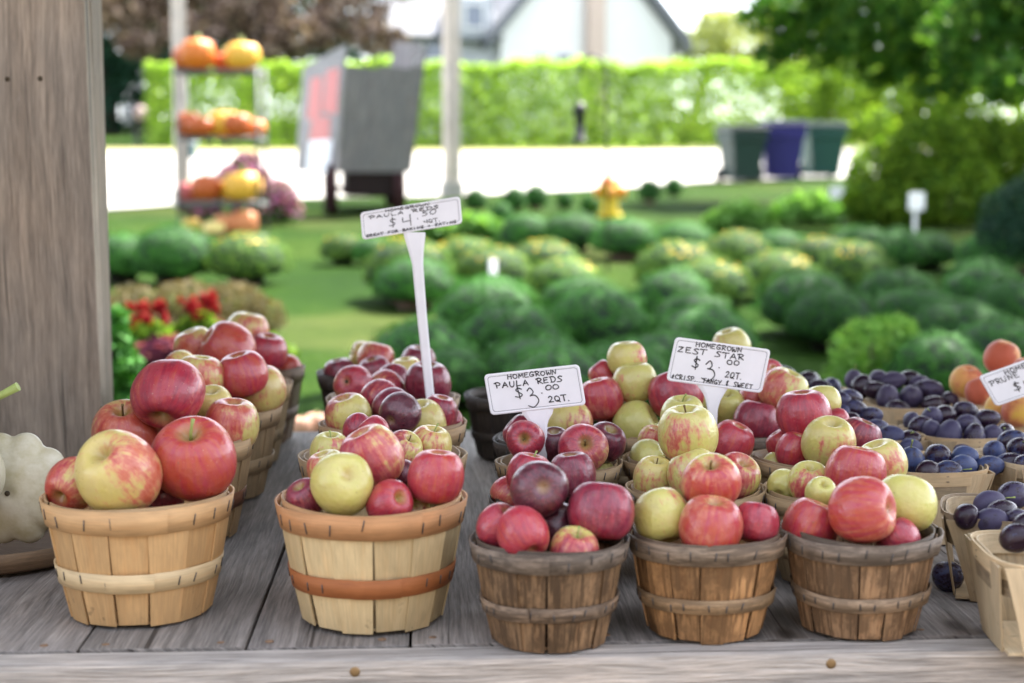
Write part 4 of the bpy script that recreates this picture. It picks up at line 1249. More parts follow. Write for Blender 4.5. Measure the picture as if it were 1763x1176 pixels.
def basket_meshes(Rt, Rb, h, nst, seed, rimh, hooph):
    rng = random.Random(seed)
    Rw = lambda z: Rb + (Rt - Rb) * max(0.0, z) / h
    out = {}
    mb = MB()
    for k in range(nst):
        a0 = 2 * math.pi * k / nst + rng.uniform(-.02, .02)
        half = math.pi / nst * rng.uniform(.955, 1.06)
        off = (.0012 if k % 2 else -.0006) + rng.uniform(-.0004, .0004)
        sh = rng.random()
        zb, ztp = rng.uniform(-.0005, .0035) + .0012, h - rng.uniform(.001, .004)
        skew = rng.uniform(-.03, .03)
        rows = []
        for q in range(6):
            f = q / 5
            z = zb + (ztp - zb) * f
            bow = .0015 * math.sin(math.pi * f)
            row = []
            for p in range(5):
                ph = (p / 4 * 2 - 1) * half * (.925 + .085 * f)
                R = Rw(z) + off + bow
                R2 = R * (1 + .75 * (math.cos(half) / math.cos(ph) - 1) + .5 * (1 - math.cos(half)))
                a = a0 + ph + skew * (f - .5)
                row.append((mb.v((R2 * math.cos(a), R2 * math.sin(a), z)), mb.v(((R2 - .0018) * math.cos(a), (R2 - .0018) * math.sin(a), z)), ph * Rt, z))
            rows.append(row)
        ou = k * .37
        for q in range(5):
            for p in range(4):
                A, B, C, D = rows[q][p], rows[q][p + 1], rows[q + 1][p + 1], rows[q + 1][p]
                uv = [(A[2] + ou, A[3]), (B[2] + ou, B[3]), (C[2] + ou, C[3]), (D[2] + ou, D[3])]
                mb.face([A[0], B[0], C[0], D[0]], uv, sh)
                mb.face([D[1], C[1], B[1], A[1]], [uv[3], uv[2], uv[1], uv[0]], sh)
            for p in (0, 4):
                A, D = rows[q][p], rows[q + 1][p]
                mb.face([A[0], D[0], D[1], A[1]] if p == 0 else [A[1], D[1], D[0], A[0]], None, sh)
        for q in (0, 5):
            for p in range(4):
                A, B = rows[q][p], rows[q][p + 1]
                mb.face([A[1], B[1], B[0], A[0]], None, sh)
    out["side_wall"] = mb.mesh("basket_wall", M_VEN)
    ph = rng.uniform(0, 6)
    mb = MB(); hoop(mb, Rw, h - rimh, h + .002, .0024, over=.0022, wob=.0012, ph=-1.9 + ph * .15, shade=.6, staples=int(nst * 1.5), srng=rng)
    out["rim"] = mb.mesh("basket_rim", M_VEN, M_STAPLE)
    mb = MB(); hoop(mb, Rw, h - rimh * .9, h + .0035, .0022, over=-.0048, wob=.0012, ph=ph, shade=.45)
    out["inner_rim"] = mb.mesh("basket_inner_rim", M_VEN)
    zc = h * .40
    mb = MB(); hoop(mb, Rw, zc - hooph / 2, zc + hooph / 2, .0022, over=.0026, wob=.0012, ph=-2.2 + ph * .2, shade=.6, staples=int(nst * 1.5), srng=rng)
    out["hoop"] = mb.mesh("basket_hoop", M_VEN, M_STAPLE)
    mb = MB(); mb.lathe([(0, .004), (Rb - .002, .004), (Rb - .002, .007), (0, .007)], nst * 2, smooth=False, shade=.3)
    out["bottom"] = mb.mesh("basket_bottom", M_VEN)
    return out
HB, HS = 0.132, 0.106
BIG = [basket_meshes(.1005, .0755, HB, 14, s, .0245, .021) for s in (1, 2, 3)]
SML = [basket_meshes(.0795, .0595, HS, 15, s, .0185, .0155) for s in (4, 5, 6)]
PALE = dict(wall=(.57, .365, .17, .08), rim=(.62, .39, .19, .06), hoop=(.68, .53, .31, .05), inn=(.5, .34, .18, .1))
ORAN = dict(wall=(.60, .47, .26, .08), rim=(.52, .27, .12, .12), hoop=(.38, .135, .045, .12), inn=(.55, .32, .15, .1))
TAN = dict(wall=(.36, .26, .145, .3), rim=(.40, .28, .155, .25), hoop=(.38, .28, .16, .3), inn=(.36, .25, .14, .2))
TANB = dict(wall=(.40, .27, .14, .2), rim=(.46, .31, .165, .15), hoop=(.17, .07, .035, .2), inn=(.38, .25, .14, .2))
OLD = dict(wall=(.29, .18, .095, .9), rim=(.25, .20, .155, .8), hoop=(.28, .20, .135, .85), inn=(.15, .115, .085, .6))
OLDW = dict(wall=(.46, .255, .11, .8), rim=(.29, .22, .155, .75), hoop=(.40, .27, .15, .65), inn=(.22, .16, .11, .5))
OLDG = dict(wall=(.35, .215, .115, .85), rim=(.27, .215, .165, .7), hoop=(.36, .26, .17, .65), inn=(.17, .13, .095, .5))
DARK = dict(wall=(.060, .049, .041, .6), rim=(.075, .064, .055, .5), hoop=(.07, .058, .048, .5), inn=(.06, .05, .04, .4))
BROWN = dict(wall=(.19, .12, .07, .4), rim=(.21, .14, .09, .4), hoop=(.2, .13, .085, .4), inn=(.16, .11, .07, .4))
APPLES, BK = [], {}
def basket(key, kind, px, py, style, label, rz, var=0, group=None, dark_apples=None):
    big = kind == 'big'
    h = HB if big else HS
    c = H(px, py, h)
    meshes = (BIG if big else SML)[var]
    root = empty("apple_basket", (c.x, c.y, 0.0006), rz)
    tag(root, label, "basket", group or ("half peck apple baskets" if big else "small apple baskets"))
    for part, st in (("side_wall", "wall"), ("rim", "rim"), ("inner_rim", "inn"), ("hoop", "hoop"), ("bottom", "wall")):
        obj(part, meshes[part], root, color=style[st])
    BK[key] = dict(c=Vector((c.x, c.y, h)), d=vdist(Vector((c.x, c.y, h))), py=py, px=px, R=.1005 if big else .0795, h=h)
basket('B1', 'big', 238, 851, PALE, "pale new wood basket, front left corner of the counter", 0.3, 0)
basket('B2', 'big', 303, 754, TANB, "tan basket with dark brown hoop behind the pale front left basket", 1.2, 1)
basket('B3', 'big', 362, 704, TAN, "tan greenish basket, third from the front in the leftmost row", 2.0, 2)
basket('B4', 'big', 395, 662, TAN, "light tan basket, fourth from the front in the leftmost row", 2.9, 0)
basket('B5', 'big', 425, 634, BROWN, "brown weathered basket at the back end of the leftmost row", .7, 1)
basket('C1', 'big', 640, 858, ORAN, "pale basket with bright orange rim and hoop at the front", 0.5, 1)
basket('C2', 'big', 658, 786, TAN, "tan basket directly behind the orange hooped front basket", 1.9, 0)
basket('C3', 'big', 676, 729, TANB, "tan basket with dark hoop below the tall price sign", 2.6, 2)
basket('C4', 'big', 677, 686, TAN, "tan basket behind the tall price sign's stake", 0.9, 0)
basket('C5', 'big', 648, 643, DARK, "dark blackened basket at the back of the second row", 1.4, 1)
basket('D1', 'sml', 946, 928, OLD, "dark grey brown weathered basket, leftmost of three small front baskets", 0.2, 0)
basket('D2', 'sml', 965, 860, DARK, "dark basket just behind the leftmost small front basket", 1.5, 1)
basket('D3', 'sml', 962, 797, TAN, "tan basket with dark red apples under the middle $3.00 sign", 2.2, 2)
basket('D4', 'sml', 950, 757, DARK, "dark basket behind the dark red apples under the middle sign", 0.4, 0)
basket('E1', 'sml', 884, 681, DARK, "empty dark wooden basket at the back beside the middle sign", 1.0, 1)
basket('F1', 'sml', 1215, 916, OLDW, "warm brown weathered basket, middle of three small front baskets", 0.9, 1)
basket('F2', 'sml', 1197, 843, TAN, "tan basket behind the middle small front basket", 1.7, 2)
basket('F3', 'sml', 1180, 791, TAN, "tan basket, third from the front below the right $3.00 sign", 0.1, 0)
basket('H1', 'sml', 1118, 745, TAN, "tan basket of pale green apples left of the right $3.00 sign", 2.8, 1)
basket('I1', 'sml', 1312, 742, OLDG, "greyish basket of deep red apples right of the right $3.00 sign", .6, 2)
basket('J1', 'sml', 1262, 702, TAN, "rearmost apple basket hidden behind the right $3.00 sign", 2.3, 0)
basket('G1', 'sml', 1481, 913, OLDG, "grey brown weathered basket, rightmost of three small front baskets", 1.3, 2)
basket('G2', 'sml', 1434, 847, TAN, "tan basket directly behind the rightmost small front basket", 0.5, 0)
basket('G3', 'sml', 1398, 790, TAN, "tan basket with one bright red apple beside the plums", 2.0, 1)

# ------------------------------------------------------------------ apples
def apple_mesh(seed):
    rng = random.Random(seed)
    prof = [(0, .52), (.05, .53), (.13, .62), (.24, .735), (.40, .805), (.58, .785), (.76, .655), (.91, .415), (.99, .12), (.99, -.18), (.91, -.46), (.76, -.68), (.57, -.81), (.39, -.845), (.24, -.81), (.12, -.755), (.05, -.725), (0, -.72)]
    tz = rng.uniform(.95, 1.07)
    pr = [(max(0.0, p[0]), p[1] * tz) for p in catmull(prof, 3)]
    pr[0], pr[-1] = (0, pr[0][1]), (0, pr[-1][1])
    p1, p2, e1, e2 = rng.uniform(0, 6), rng.uniform(0, 6), rng.uniform(.012, .035), rng.uniform(.01, .028)
    sh = rng.uniform(-.05, .05)
    mb = MB()
    mb.lathe(pr, 48, mod=lambda a, r, z: 1 + e1 * math.sin(2 * a + p1) + e2 * math.sin(3 * a + p2) + (.03 * max(0, -z) * math.cos(5 * a + p1)))
    for v in mb.bm.verts: v.co.z += sh * v.co.x; v.co.x += sh * .6 * v.co.z
    return mb.mesh("apple", M_APPLE)
AM = [apple_mesh(i) for i in range(7)]
mb = MB(); mb.tube([(0, 0, .48), (.01, .0, .68), (.045, .01, .86), (.10, .02, 1.0)], [.040, .032, .030, .045], 8); STEMS = [mb.mesh("apple_stem", M_STEM)]
mb = MB(); mb.tube([(0, 0, .48), (-.03, .01, .70), (-.10, .03, .88), (-.20, .04, 1.02)], [.045, .036, .034, .050], 8); STEMS.append(mb.mesh("apple_stem_green", M_STEMG))
def calyx_mesh():
    mb = MB()
    for k in range(6):
        a = k * math.pi / 3
        b, e = Vector((.07 * math.cos(a), .07 * math.sin(a), -.735)), Vector((.11 * math.cos(a + .3), .11 * math.sin(a + .3), -.83))
        s = Vector((-math.sin(a), math.cos(a), 0)) * .035
        mb.face([mb.v(b - s), mb.v(b + s), mb.v(e)])
    mb.lathe([(0, -.75), (.07, -.735), (.08, -.71), (0, -.70)], 10)
    return mb.mesh("apple_calyx", M_CALYX)
CAL = calyx_mesh()
def A(bk, px, py, dia, col, label, ax=None, bl=None, dz=None, st=None, bloom=.42):
    """ax: stem direction (right, up, towards camera); bl: direction of the reddest cheek; st: 's' stem shows, 'c' calyx shows"""
    b = BK[bk]
    if bk[0] == 'B': col = (col[0], col[1], max(0.0, col[2] - .18))
    elif bk[0] == 'D': col = (col[0], col[1], min(1.0, col[2] + .16))
    else: col = (col[0], col[1], min(1.0, col[2] + .07))
    if dz is None:
        dz = max(-.55 * b['R'], min(.5 * b['R'], -(py - (b['py'] - 55)) * .0008))
    APPLES.append(dict(px=px, py=py, dia=dia, d=b['d'] + dz, col=tuple(col) + (bloom,), label=label, ax=ax, bl=bl, st=st, bk=bk))
LW = "in the pale front left basket"
# colour shorthands: (greenness, red cover, darkness)
Y1, Y2, R1, R2, R3, P1, PK, GR, GY = (.35, .38, .15), (.25, .52, .2), (.2, .78, .25), (.2, .88, .5), (.15, 1.0, .85), (.2, .9, .6), (.2, .62, .1), (.8, .10, .0), (.7, .28, .05)
A('B1', 203.5, 814, 145, (.3, .50, .15), "large yellow apple with red streaks at the front of the front left basket", (-.25, .55, .6), (.8, .4, .1), -.052)
A('B1', 333.5, 789, 147, (.2, .86, .3), "largest red apple with sunken stem at the right of the front left basket", (.0, .8, .6), (-.2, -.2, .9), -.018, 's')
A('B1', 126, 835, 92, R1, "half hidden red apple with yellow cheek, left end of the front left basket", (-.3, -.4, .7), (-.5, -.5, .5), .0)
A('B1', 284, 853, 70, R3, "dark red apple low between two big ones in the front left basket", None, None, .004)
A('B2', 216.5, 745, 117, (.25, .68, .02), "orange red apple with green stem hollow behind the streaked yellow apple", (.0, .85, .5), (.3, -.3, .8), -.05, 's')
A('B2', 290, 679, 124, (.35, .74, .5), "large dark orange red apple highest in the leftmost row's second basket", (-.1, -.75, .6), (-.2, .9, .3), -.01, None)
A('B2', 266, 731, 82, PK, "pinkish orange apple wedged under the large dark one at left", None, None, .01)
A('B2', 399, 732, 97, (.4, .66, .3), "red apple with yellow underside at the right of the second left basket", (.1, .9, .2), (-.2, .9, .2), -.02)
A('B2', 365, 699, 76, (.3, .35, .1), "yellowish apple peeping out between large red apples, second left basket", None, None, .05)
A('B3', 344, 652, 86, (.55, .50, .15), "green apple with red striped bottom behind the large dark apple", (.1, .7, .1), (.2, -.9, .5), -.03)
A('B3', 417, 644, 86, (.2, .92, .35), "evenly deep red apple in the middle of the left row's third basket", (-.2, .9, .2), (-.2, .3, .9), -.03)
A('B3', 446, 671, 92, (.25, .66, .15), "red apple with big yellow patch, front of the left row's third basket", (-.1, .85, .3), (-.6, .7, -.1), -.06)
A('B3', 312, 630, 56, PK, "pinkish apple sliver left of the green striped apple at left", None, None, .03)
A('B3', 452, 708, 44, R1, "small red apple low inside the third left basket's rim", None, None, -.045)
A('B4', 390, 602, 94, (.25, .80, .25), "large red apple with open stem hollow facing left, top of left row", (-.75, .55, .35), (.1, -.2, .9), -.04, None)
A('B4', 337, 597, 74, (.3, .50, .0), "pale peach apple left of the large hollow topped one", (-.3, .8, .2), (-.4, .4, .6), -.02)
A('B5', 424, 573, 76, (.35, .48, .1), "yellow orange apple highest of all in the leftmost row", (.2, .9, .1), (.4, .7, .2), -.01)
A('B5', 458, 606, 72, (.2, .92, .55), "dark red apple at the right of the left row's rear basket", (.2, .9, .2), (.1, .3, .8), -.05)
A('B5', 496, 633, 46, R1, "small red apple inside the rim of the rear brown basket", None, None, -.01)
# second row
A('C1', 589, 834, 108, (.75, .22, .05), "round yellow green apple at the front of the orange hooped basket", (-.2, -.3, -.6), (-.6, -.5, .4), -.05)
A('C1', 751, 820, 98, (.2, .86, .15), "bright crimson pink apple at right of the orange hooped basket", (.1, .9, .1), (.5, .7, .3), -.03)
A('C1', 641, 786, 110, (.35, .66, .15), "large dusky pink apple on top of the orange hooped basket", (-.4, .8, .2), (-.7, -.1, .5), .0, None, .7)
A('C1', 527, 857, 70, P1, "small purple red apple at left rim of the orange hooped basket", (-.3, .6, .4), None, -.03)
A('C1', 671, 866, 80, (.15, .95, .2), "red apple low at the front rim of the orange hooped basket", (.5, .3, .6), (-.3, .3, .9), -.055)
A('C1', 711, 868, 60, (.4, .6, .5), "purplish apple beside the crimson one at the orange rim", (.2, .2, .9), None, -.03)
A('C1', 693, 822, 62, R3, "dark shaded apple deep behind the dusky pink one", None, None, .02)
A('C1', 566, 810, 76, (.5, .5, .05), "pale pinkish apple behind the round yellow green apple", (-.3, .8, .2), (-.8, .1, .3), .035)
A('C2', 568, 776, 68, (.8, .40, .1), "green apple with red side and upright stem, left of second basket", (.1, .93, .3), (.6, -.5, .5), -.03, 's')
A('C2', 693, 776, 70, (.6, .56, .35), "red and green apple with long leaning stem behind the dusky pink one", (.5, .75, .45), (-.3, .5, .6), -.05, 's')
A('C2', 742, 766, 74, (.25, .45, .05), "yellow orange apple with small stem at right of the second basket", (.2, .9, .25), (-.4, -.1, .7), -.04, 's')
A('C2', 616, 738, 52, (.5, .75, .4), "purplish apple top peeping behind the dusky pink apple, left one", None, None, .02)
A('C2', 643, 741, 54, (.35, .70, .25), "pinkish apple top peeping behind the dusky pink apple, right one", None, None, .0)
A('C3', 599, 714, 80, (.6, .58, .35), "red apple with yellow green underside at left of the third basket", (-.2, .85, .3), (-.3, .8, .2), -.045)
A('C3', 689, 711, 70, (.1, 1.0, .95), "very dark purple apple showing its dried eye at the centre", (.45, .35, -.75), (.1, .2, .9), -.05, 'c')
A('C3', 726, 731, 88, (.45, .33, .0), "large yellow apple in front of the tall sign's stake", (-.1, .85, .3), (.8, .1, .1), -.06)
A('C3', 676, 704, 72, P1, "dark red apple leaning behind the very dark purple one", (.5, .5, -.4), None, .0)
A('C3', 655, 688, 72, (.3, .85, .4), "pink red apple second in the leaning stack of four", (.4, .5, -.4), None, .03)
A('C3', 757, 711, 64, (.2, .9, .45), "deep pink apple right of the tall sign's stake", (.2, .9, .2), None, -.02)
A('C3', 775, 725, 46, (.2, .8, .4), "small red apple half under the deep pink one at the rim", None, None, -.015)
A('C4', 609, 662, 68, (.3, .76, .3), "dusty pink apple with its dried eye facing the viewer", (.35, -.2, -.85), (.4, .6, .3), -.05, 'c')
A('C4', 738, 659, 79, (.15, .95, .65), "large dark red apple behind the tall sign's white stake", (.0, .9, .3), (-.4, .4, .6), -.045)
A('C4', 663, 669, 66, (.3, .8, .35), "pink apple topmost in the leaning stack of four", (.4, .6, -.3), None, -.01)
A('C4', 677, 655, 58, (.2, .95, .6), "dark red apple behind the leaning stack left of the stake", None, None, .02)
A('C4', 700, 641, 60, (.35, .36, .05), "yellow apple left of the tall sign's stake near the back", (-.1, .9, .2), (.8, -.1, .2), .035)
A('C5', 586, 644, 58, (.15, .95, .7), "dark purple apple at left in the blackened rear basket", (-.2, .9, .2), None, -.07)
A('C5', 645, 640, 58, (.15, .95, .55), "dark red apple at front middle of the blackened rear basket", (-.2, .9, .3), None, -.06)
A('C5', 647, 618, 66, (.3, .58, .05), "orange apple on top of the blackened rear basket", (.2, .9, .0), (.3, .3, .8), -.01)
A('C5', 626, 613, 52, (.3, .45, .1), "pale apple with leftward stem at the top left of the rear pile", (-.85, .3, .3), (.2, .8, .3), .02, 's')
A('C5', 720, 624, 62, (.15, .97, .65), "deep red apple behind the stake at the very back", (.1, .9, .2), None, .0)
# third row, small dark baskets
A('D1', 928, 842, 100, (.15, .98, .92), "dark plum coloured apple on top of the leftmost small front basket", (-.15, -.15, -.95), (-.1, .5, .7), -.005, 'c')
A('D1', 1035, 880, 115, (.2, .95, .4), "large crimson apple at the right of the leftmost small front basket", (.1, .9, -.2), (-.2, .1, .9), -.03)
A('D1', 900, 918, 90, (.2, .80, .12), "bright pink apple at the front of the leftmost small front basket", (-.3, .5, -.5), (-.3, .3, .8), -.055)
A('D1', 860, 905, 78, (.3, .76, .2), "pinkish apple with stem dent at left rim of leftmost small front basket", (.5, .75, .4), (-.3, -.3, .7), -.01)
A('D1', 989, 948, 86, (.55, .62, .2), "yellow topped red apple with upright stem low at the front rim", (.15, .88, .42), (.1, -.6, .8), -.05, 's')
A('D1', 961, 908, 82, R3, "dark apple in shade below the plum coloured one", None, None, .01)
A('D2', 911, 816, 78, (.2, .86, .2), "pink red apple with a stub stem in front of the middle sign's stake", (.2, .9, .1), (-.2, .4, .7), -.025, 's')
A('D2', 985, 816, 80, (.2, .96, .6), "purple red apple behind the dark plum coloured one", (-.1, .9, .1), (.0, .4, .9), -.03)
A('D2', 876, 850, 62, (.3, .6, .1), "orange yellow apple left behind the plum coloured one", None, None, -.01)
A('D3', 904, 757, 68, (.3, .86, .25), "magenta apple with stem facing the viewer, left of the middle stake", (-.05, .12, .98), (-.5, -.5, .3), -.055, 's')
A('D3', 896, 745, 62, (.25, .9, .5), "dark pink apple half hidden behind the magenta one with facing stem", None, None, .0)
A('D3', 1004, 772, 87, (.35, .80, .2), "red apple with green hollow and stem facing the viewer", (.1, .32, .94), (-.4, .5, .3), -.055, 's')
A('D3', 1041, 761, 72, (.2, .97, .75), "dark red apple right of the one with green hollow", (.3, .7, .5), (.2, -.2, .8), -.025)
A('D3', 954, 766, 62, R3, "dark shaded apple beneath the middle sign's plate", None, None, -.0)
A('D3', 1036, 815, 48, GY, "pale green apple low inside the basket of dark red apples", None, None, -.03)
A('D4', 980, 729, 82, (.4, .60, .25), "speckled yellow red apple directly below the middle sign's right corner", (.0, .6, -.6), (.1, -.7, .6), -.05)
# fourth row
A('F1', 1139, 888, 97, (.75, .40, .05), "green apple with pink right side, left of the middle small front basket", (-.2, .8, -.3), (.7, -.6, .2), -.03)
A('F1', 1224, 906, 112, (.6, .68, .05), "large red apple with yellow crown at the front of the middle basket", (.1, .85, .2), (.0, -.85, .5), -.055)
A('F1', 1302, 900, 80, (.2, .95, .3), "plain red apple at the right of the middle small front basket", (.2, .9, -.2), (.3, .0, .8), -.03)
A('F1', 1224, 830, 102, (.7, .62, .05), "large rosy apple with stem hollow on top of the middle small basket", (-.1, .78, .6), (.05, -.4, .9), -.01, 's')
A('F2', 1196, 818, 94, (.65, .38, .0), "pale yellow pink apple hidden behind the large rosy one", (-.3, .8, -.1), (-.2, -.6, .6), -.03)
A('F2', 1127, 822, 74, (.4, .40, .0), "pale yellow apple with brown scuff at left of the second basket", (.1, .9, .35), (-.2, -.6, .5), -.025, 's')
A('F2', 1268, 820, 84, (.65, .66, .2), "red apple with lime green bottom right of the large rosy one", (.3, .7, .5), (-.4, .7, .5), -.015)
A('F2', 1184, 748, 105, (.7, .42, .05), "largest cream green apple with red lower half in front of right sign", (-.1, .92, .25), (-.35, -.8, .3), -.0, 's')
A('F3', 1175, 716, 78, (.85, .15, .0), "pale green apple just behind the large cream green one", (-.05, .9, .3), None, -.03, 's')
A('F3', 1261, 760, 76, (.2, .86, .2), "pinkish red apple behind and right of the large cream green one", (.3, .7, .2), (.3, .3, .7), -.03)
A('F3', 1114, 785, 60, (.85, .05, .0), "plain pale green apple at left of the third basket", None, None, -.03)
A('F3', 1124, 757, 52, PK, "pink apple peeping between green apples left of centre", None, None, .02)
A('H1', 1095, 730, 78, (.9, .05, .0), "plain yellow green apple with deep stem hollow facing right", (.75, .4, .3), None, -.06, None)
A('H1', 1163, 677, 96, (.35, .88, .3), "large red apple touching the right sign's lower left corner", (-.3, .85, -.1), (.4, -.2, .6), -.03)
A('H1', 1035, 686, 76, (.4, .68, .15), "rosy apple at the left edge of the pale green apples", (-.2, .8, .1), (.3, -.6, .5), -.02)
A('H1', 1093, 658, 77, (.75, .38, .0), "green apple with pink left cheek below the topmost one", (-.1, .9, .1), (-.85, .1, .3), .0)
A('H1', 1079, 617, 68, (.6, .42, .05), "pale cream pink apple topmost left of the right sign", (-.1, .9, .1), (.8, .3, .2), .035)
A('H1', 1037, 645, 50, R1, "red apple partly hidden left of the topmost cream apple", None, None, .06)
A('H1', 1062, 724, 62, R1, "red apple hidden behind the plain yellow green one", None, None, -.01)
A('I1', 1252, 700, 64, (.85, .25, .0), "green apple just right of the right sign's stake", (-.1, .8, .5), (.8, -.3, .3), -.0)
A('I1', 1302, 724, 79, (.1, .98, .45), "evenly deep red apple below the right sign's lower right corner", (.2, .9, .0), (-.1, .2, .9), -.05)
A('I1', 1296, 688, 54, PK, "pink apple directly below the right sign's edge", None, None, .02)
A('I1', 1349, 671, 82, (.75, .50, .05), "apple half pink and half green right of the right sign", (.4, .8, .2), (-.75, -.2, .5), .0)
A('I1', 1322, 645, 56, R1, "red apple peeping out behind the right sign's right edge", None, None, .05)
A('J1', 1213, 690, 46, (.9, .05, .0), "pale green apple sliver left of the right sign's stake", None, None, -.05)
A('J1', 1260, 596, 66, (.7, .36, .05), "pale green and red apple peeping over the right sign's top", (-.3, .85, .2), (-.7, .4, .3), .05)
# fifth row
A('G1', 1484, 879, 114, (.55, .70, .05), "large rosy apple showing its green eye at the front right basket", (-.75, -.1, -.55), (-.3, .1, .9), -.045, 'c')
A('G1', 1558, 866, 106, (.8, .14, .0), "large plain yellow green apple at the right of the front right basket", (.2, .8, -.3), (.2, .8, .2), -.012)
A('G1', 1396, 906, 96, (.4, .82, .1), "red apple with yellow streak at left rim of the front right basket", (.3, .8, .1), (-.4, .1, .8), -.03)
A('G1', 1545, 926, 74, (.1, 1.0, .35), "red apple low at the front right basket's rim", None, None, -.05)
A('G1', 1413, 847, 54, (.9, .05, .0), "small pale green apple between larger red apples at right", None, None, .035)
A('G2', 1472, 814, 103, (.65, .74, .12), "glossy red apple with yellow lower left side, highest of front right pile", (.2, .9, .1), (.3, .7, .6), -.045)
A('G2', 1518, 798, 86, (.5, .34, .0), "yellow apple with orange red blush beside the dark plums", (-.3, .85, .2), (.3, -.7, .5), .0)
A('G2', 1393, 830, 72, (.75, .52, .12), "green and red apple with open hollow left of the glossy red one", (.0, .85, .5), (.1, -.8, .5), -.03)
A('G2', 1350, 836, 58, (.75, .08, .0), "plain pale yellow apple at left rim of the second right basket", None, None, -.005)
A('G3', 1427, 762, 92, (.55, .42, .0), "flat cream yellow apple with pink sides in the third right basket", (.05, .88, .45), (.2, -.85, .3), -.045, None)
A('G3', 1482, 753, 72, (.15, .95, .55), "dark pinkish red apple touching the plums", (.3, .8, .2), None, -.005)
A('G3', 1384, 713, 95, (.2, .95, .3), "largest glossy red apple, topmost in the third right basket", (-.1, .93, .1), (.2, .5, .8), .0)
A('G3', 1369, 775, 68, (.2, .9, .2), "red apple left beneath the flat cream yellow one", (.2, .8, .2), None, -.04)
A('G3', 1350, 766, 60, (.2, .82, .15), "rosy red apple farthest left in the third right basket", None, None, .0)
A('G3', 1332, 800, 42, (.85, .1, .0), "small green apple low inside the third right basket", None, None, -.04)
A('G3', 1416, 692, 64, (.8, .22, .05), "green apple behind the topmost glossy red one", (.0, .8, -.2), (-.1, -.8, .4), .05)
A('G3', 1441, 724, 42, R1, "small red apple between the glossy red one and the plums", None, None, .03)

# settle the piles: slide each fruit along its own line of sight until it no longer cuts its neighbours
def settle(items, overlap=.93, it=160, walls=False):
    for a in items: a['ray'] = ray(a['px'], a['py'])
    d = np.array([a['d'] for a in items]); d0 = d.copy()
    rays = np.array([a['ray'] for a in items]); dia = np.array([a['dia'] for a in items])
    cam0 = np.array(CAMP)
    for _ in range(it):
        pos = cam0 + rays * d[:, None]
        rad = dia * .5 * d / F
        D = np.linalg.norm(pos[:, None] - pos[None], axis=2) + np.eye(len(items)) * 9
        pen = (rad[:, None] + rad[None]) * overlap - D
        if (pen > 0.0005).sum() == 0: break
        move = np.zeros(len(items))
        for i, j in zip(*np.where(pen > 0)):
            if i < j:
                s = 1 if d[i] > d[j] else -1
                m = min(.004, pen[i, j] * .5)
                move[i] += s * m; move[j] -= s * m
        d = d + np.clip(move, -.006, .006)
        d = np.clip(d, d0 - .055, d0 + .055)
        if not walls: continue
        for q, a in enumerate(items):
            b = BK[a['bk']]
            for _k in range(12):
                c = cam0 + rays[q] * d[q]
                rr = dia[q] * .5 * d[q] / F
                dzr = max(0.0, c[2] - b['h'])
                if dzr >= rr: break
                rho = math.sqrt(rr * rr - dzr * dzr)
                off = np.array([c[0] - b['c'].x, c[1] - b['c'].y])
                if np.linalg.norm(off) <= b['R'] - .005 - rho or abs(off[1]) < .004: break
                d[q] += .003 if off[1] < 0 else -.003
    for a, dd in zip(items, d): a['d'] = float(dd)
settle(APPLES, walls=True)
rnga = random.Random(17)
def orient(ax, bl):
    z = Vector(ax).normalized()
    x = Vector(bl) - z * Vector(bl).dot(z)
    if x.length < 1e-3: x = z.orthogonal()
    x.normalize()
    y = z.cross(x)
    return Matrix((x, y, z)).transposed()
for i, a in enumerate(APPLES):
    c = CAMP + a['ray'] * a['d']
    r = a['dia'] * .5 * a['d'] / F
    ax = camdir(a['ax']) if a['ax'] else Vector((rnga.uniform(-1, 1), rnga.uniform(-1, 1), rnga.uniform(.2, 1.2))).normalized()
    bl = camdir(a['bl']) if a['bl'] else Vector((rnga.uniform(-1, 1), rnga.uniform(-1, 1), rnga.uniform(-1, 1))).normalized()
    R = orient(ax, bl)
    o = obj("apple", AM[i % 7], None, c, R.to_euler(), a['col'])
    o.scale = (r * 1.0, r * 1.0, r * 1.03)
    tag(o, a['label'], "apple", "apples in the baskets")
    if a['st'] == 's': obj("stem", STEMS[i % 2], o)
    if a['st'] == 'c': obj("calyx", CAL, o)
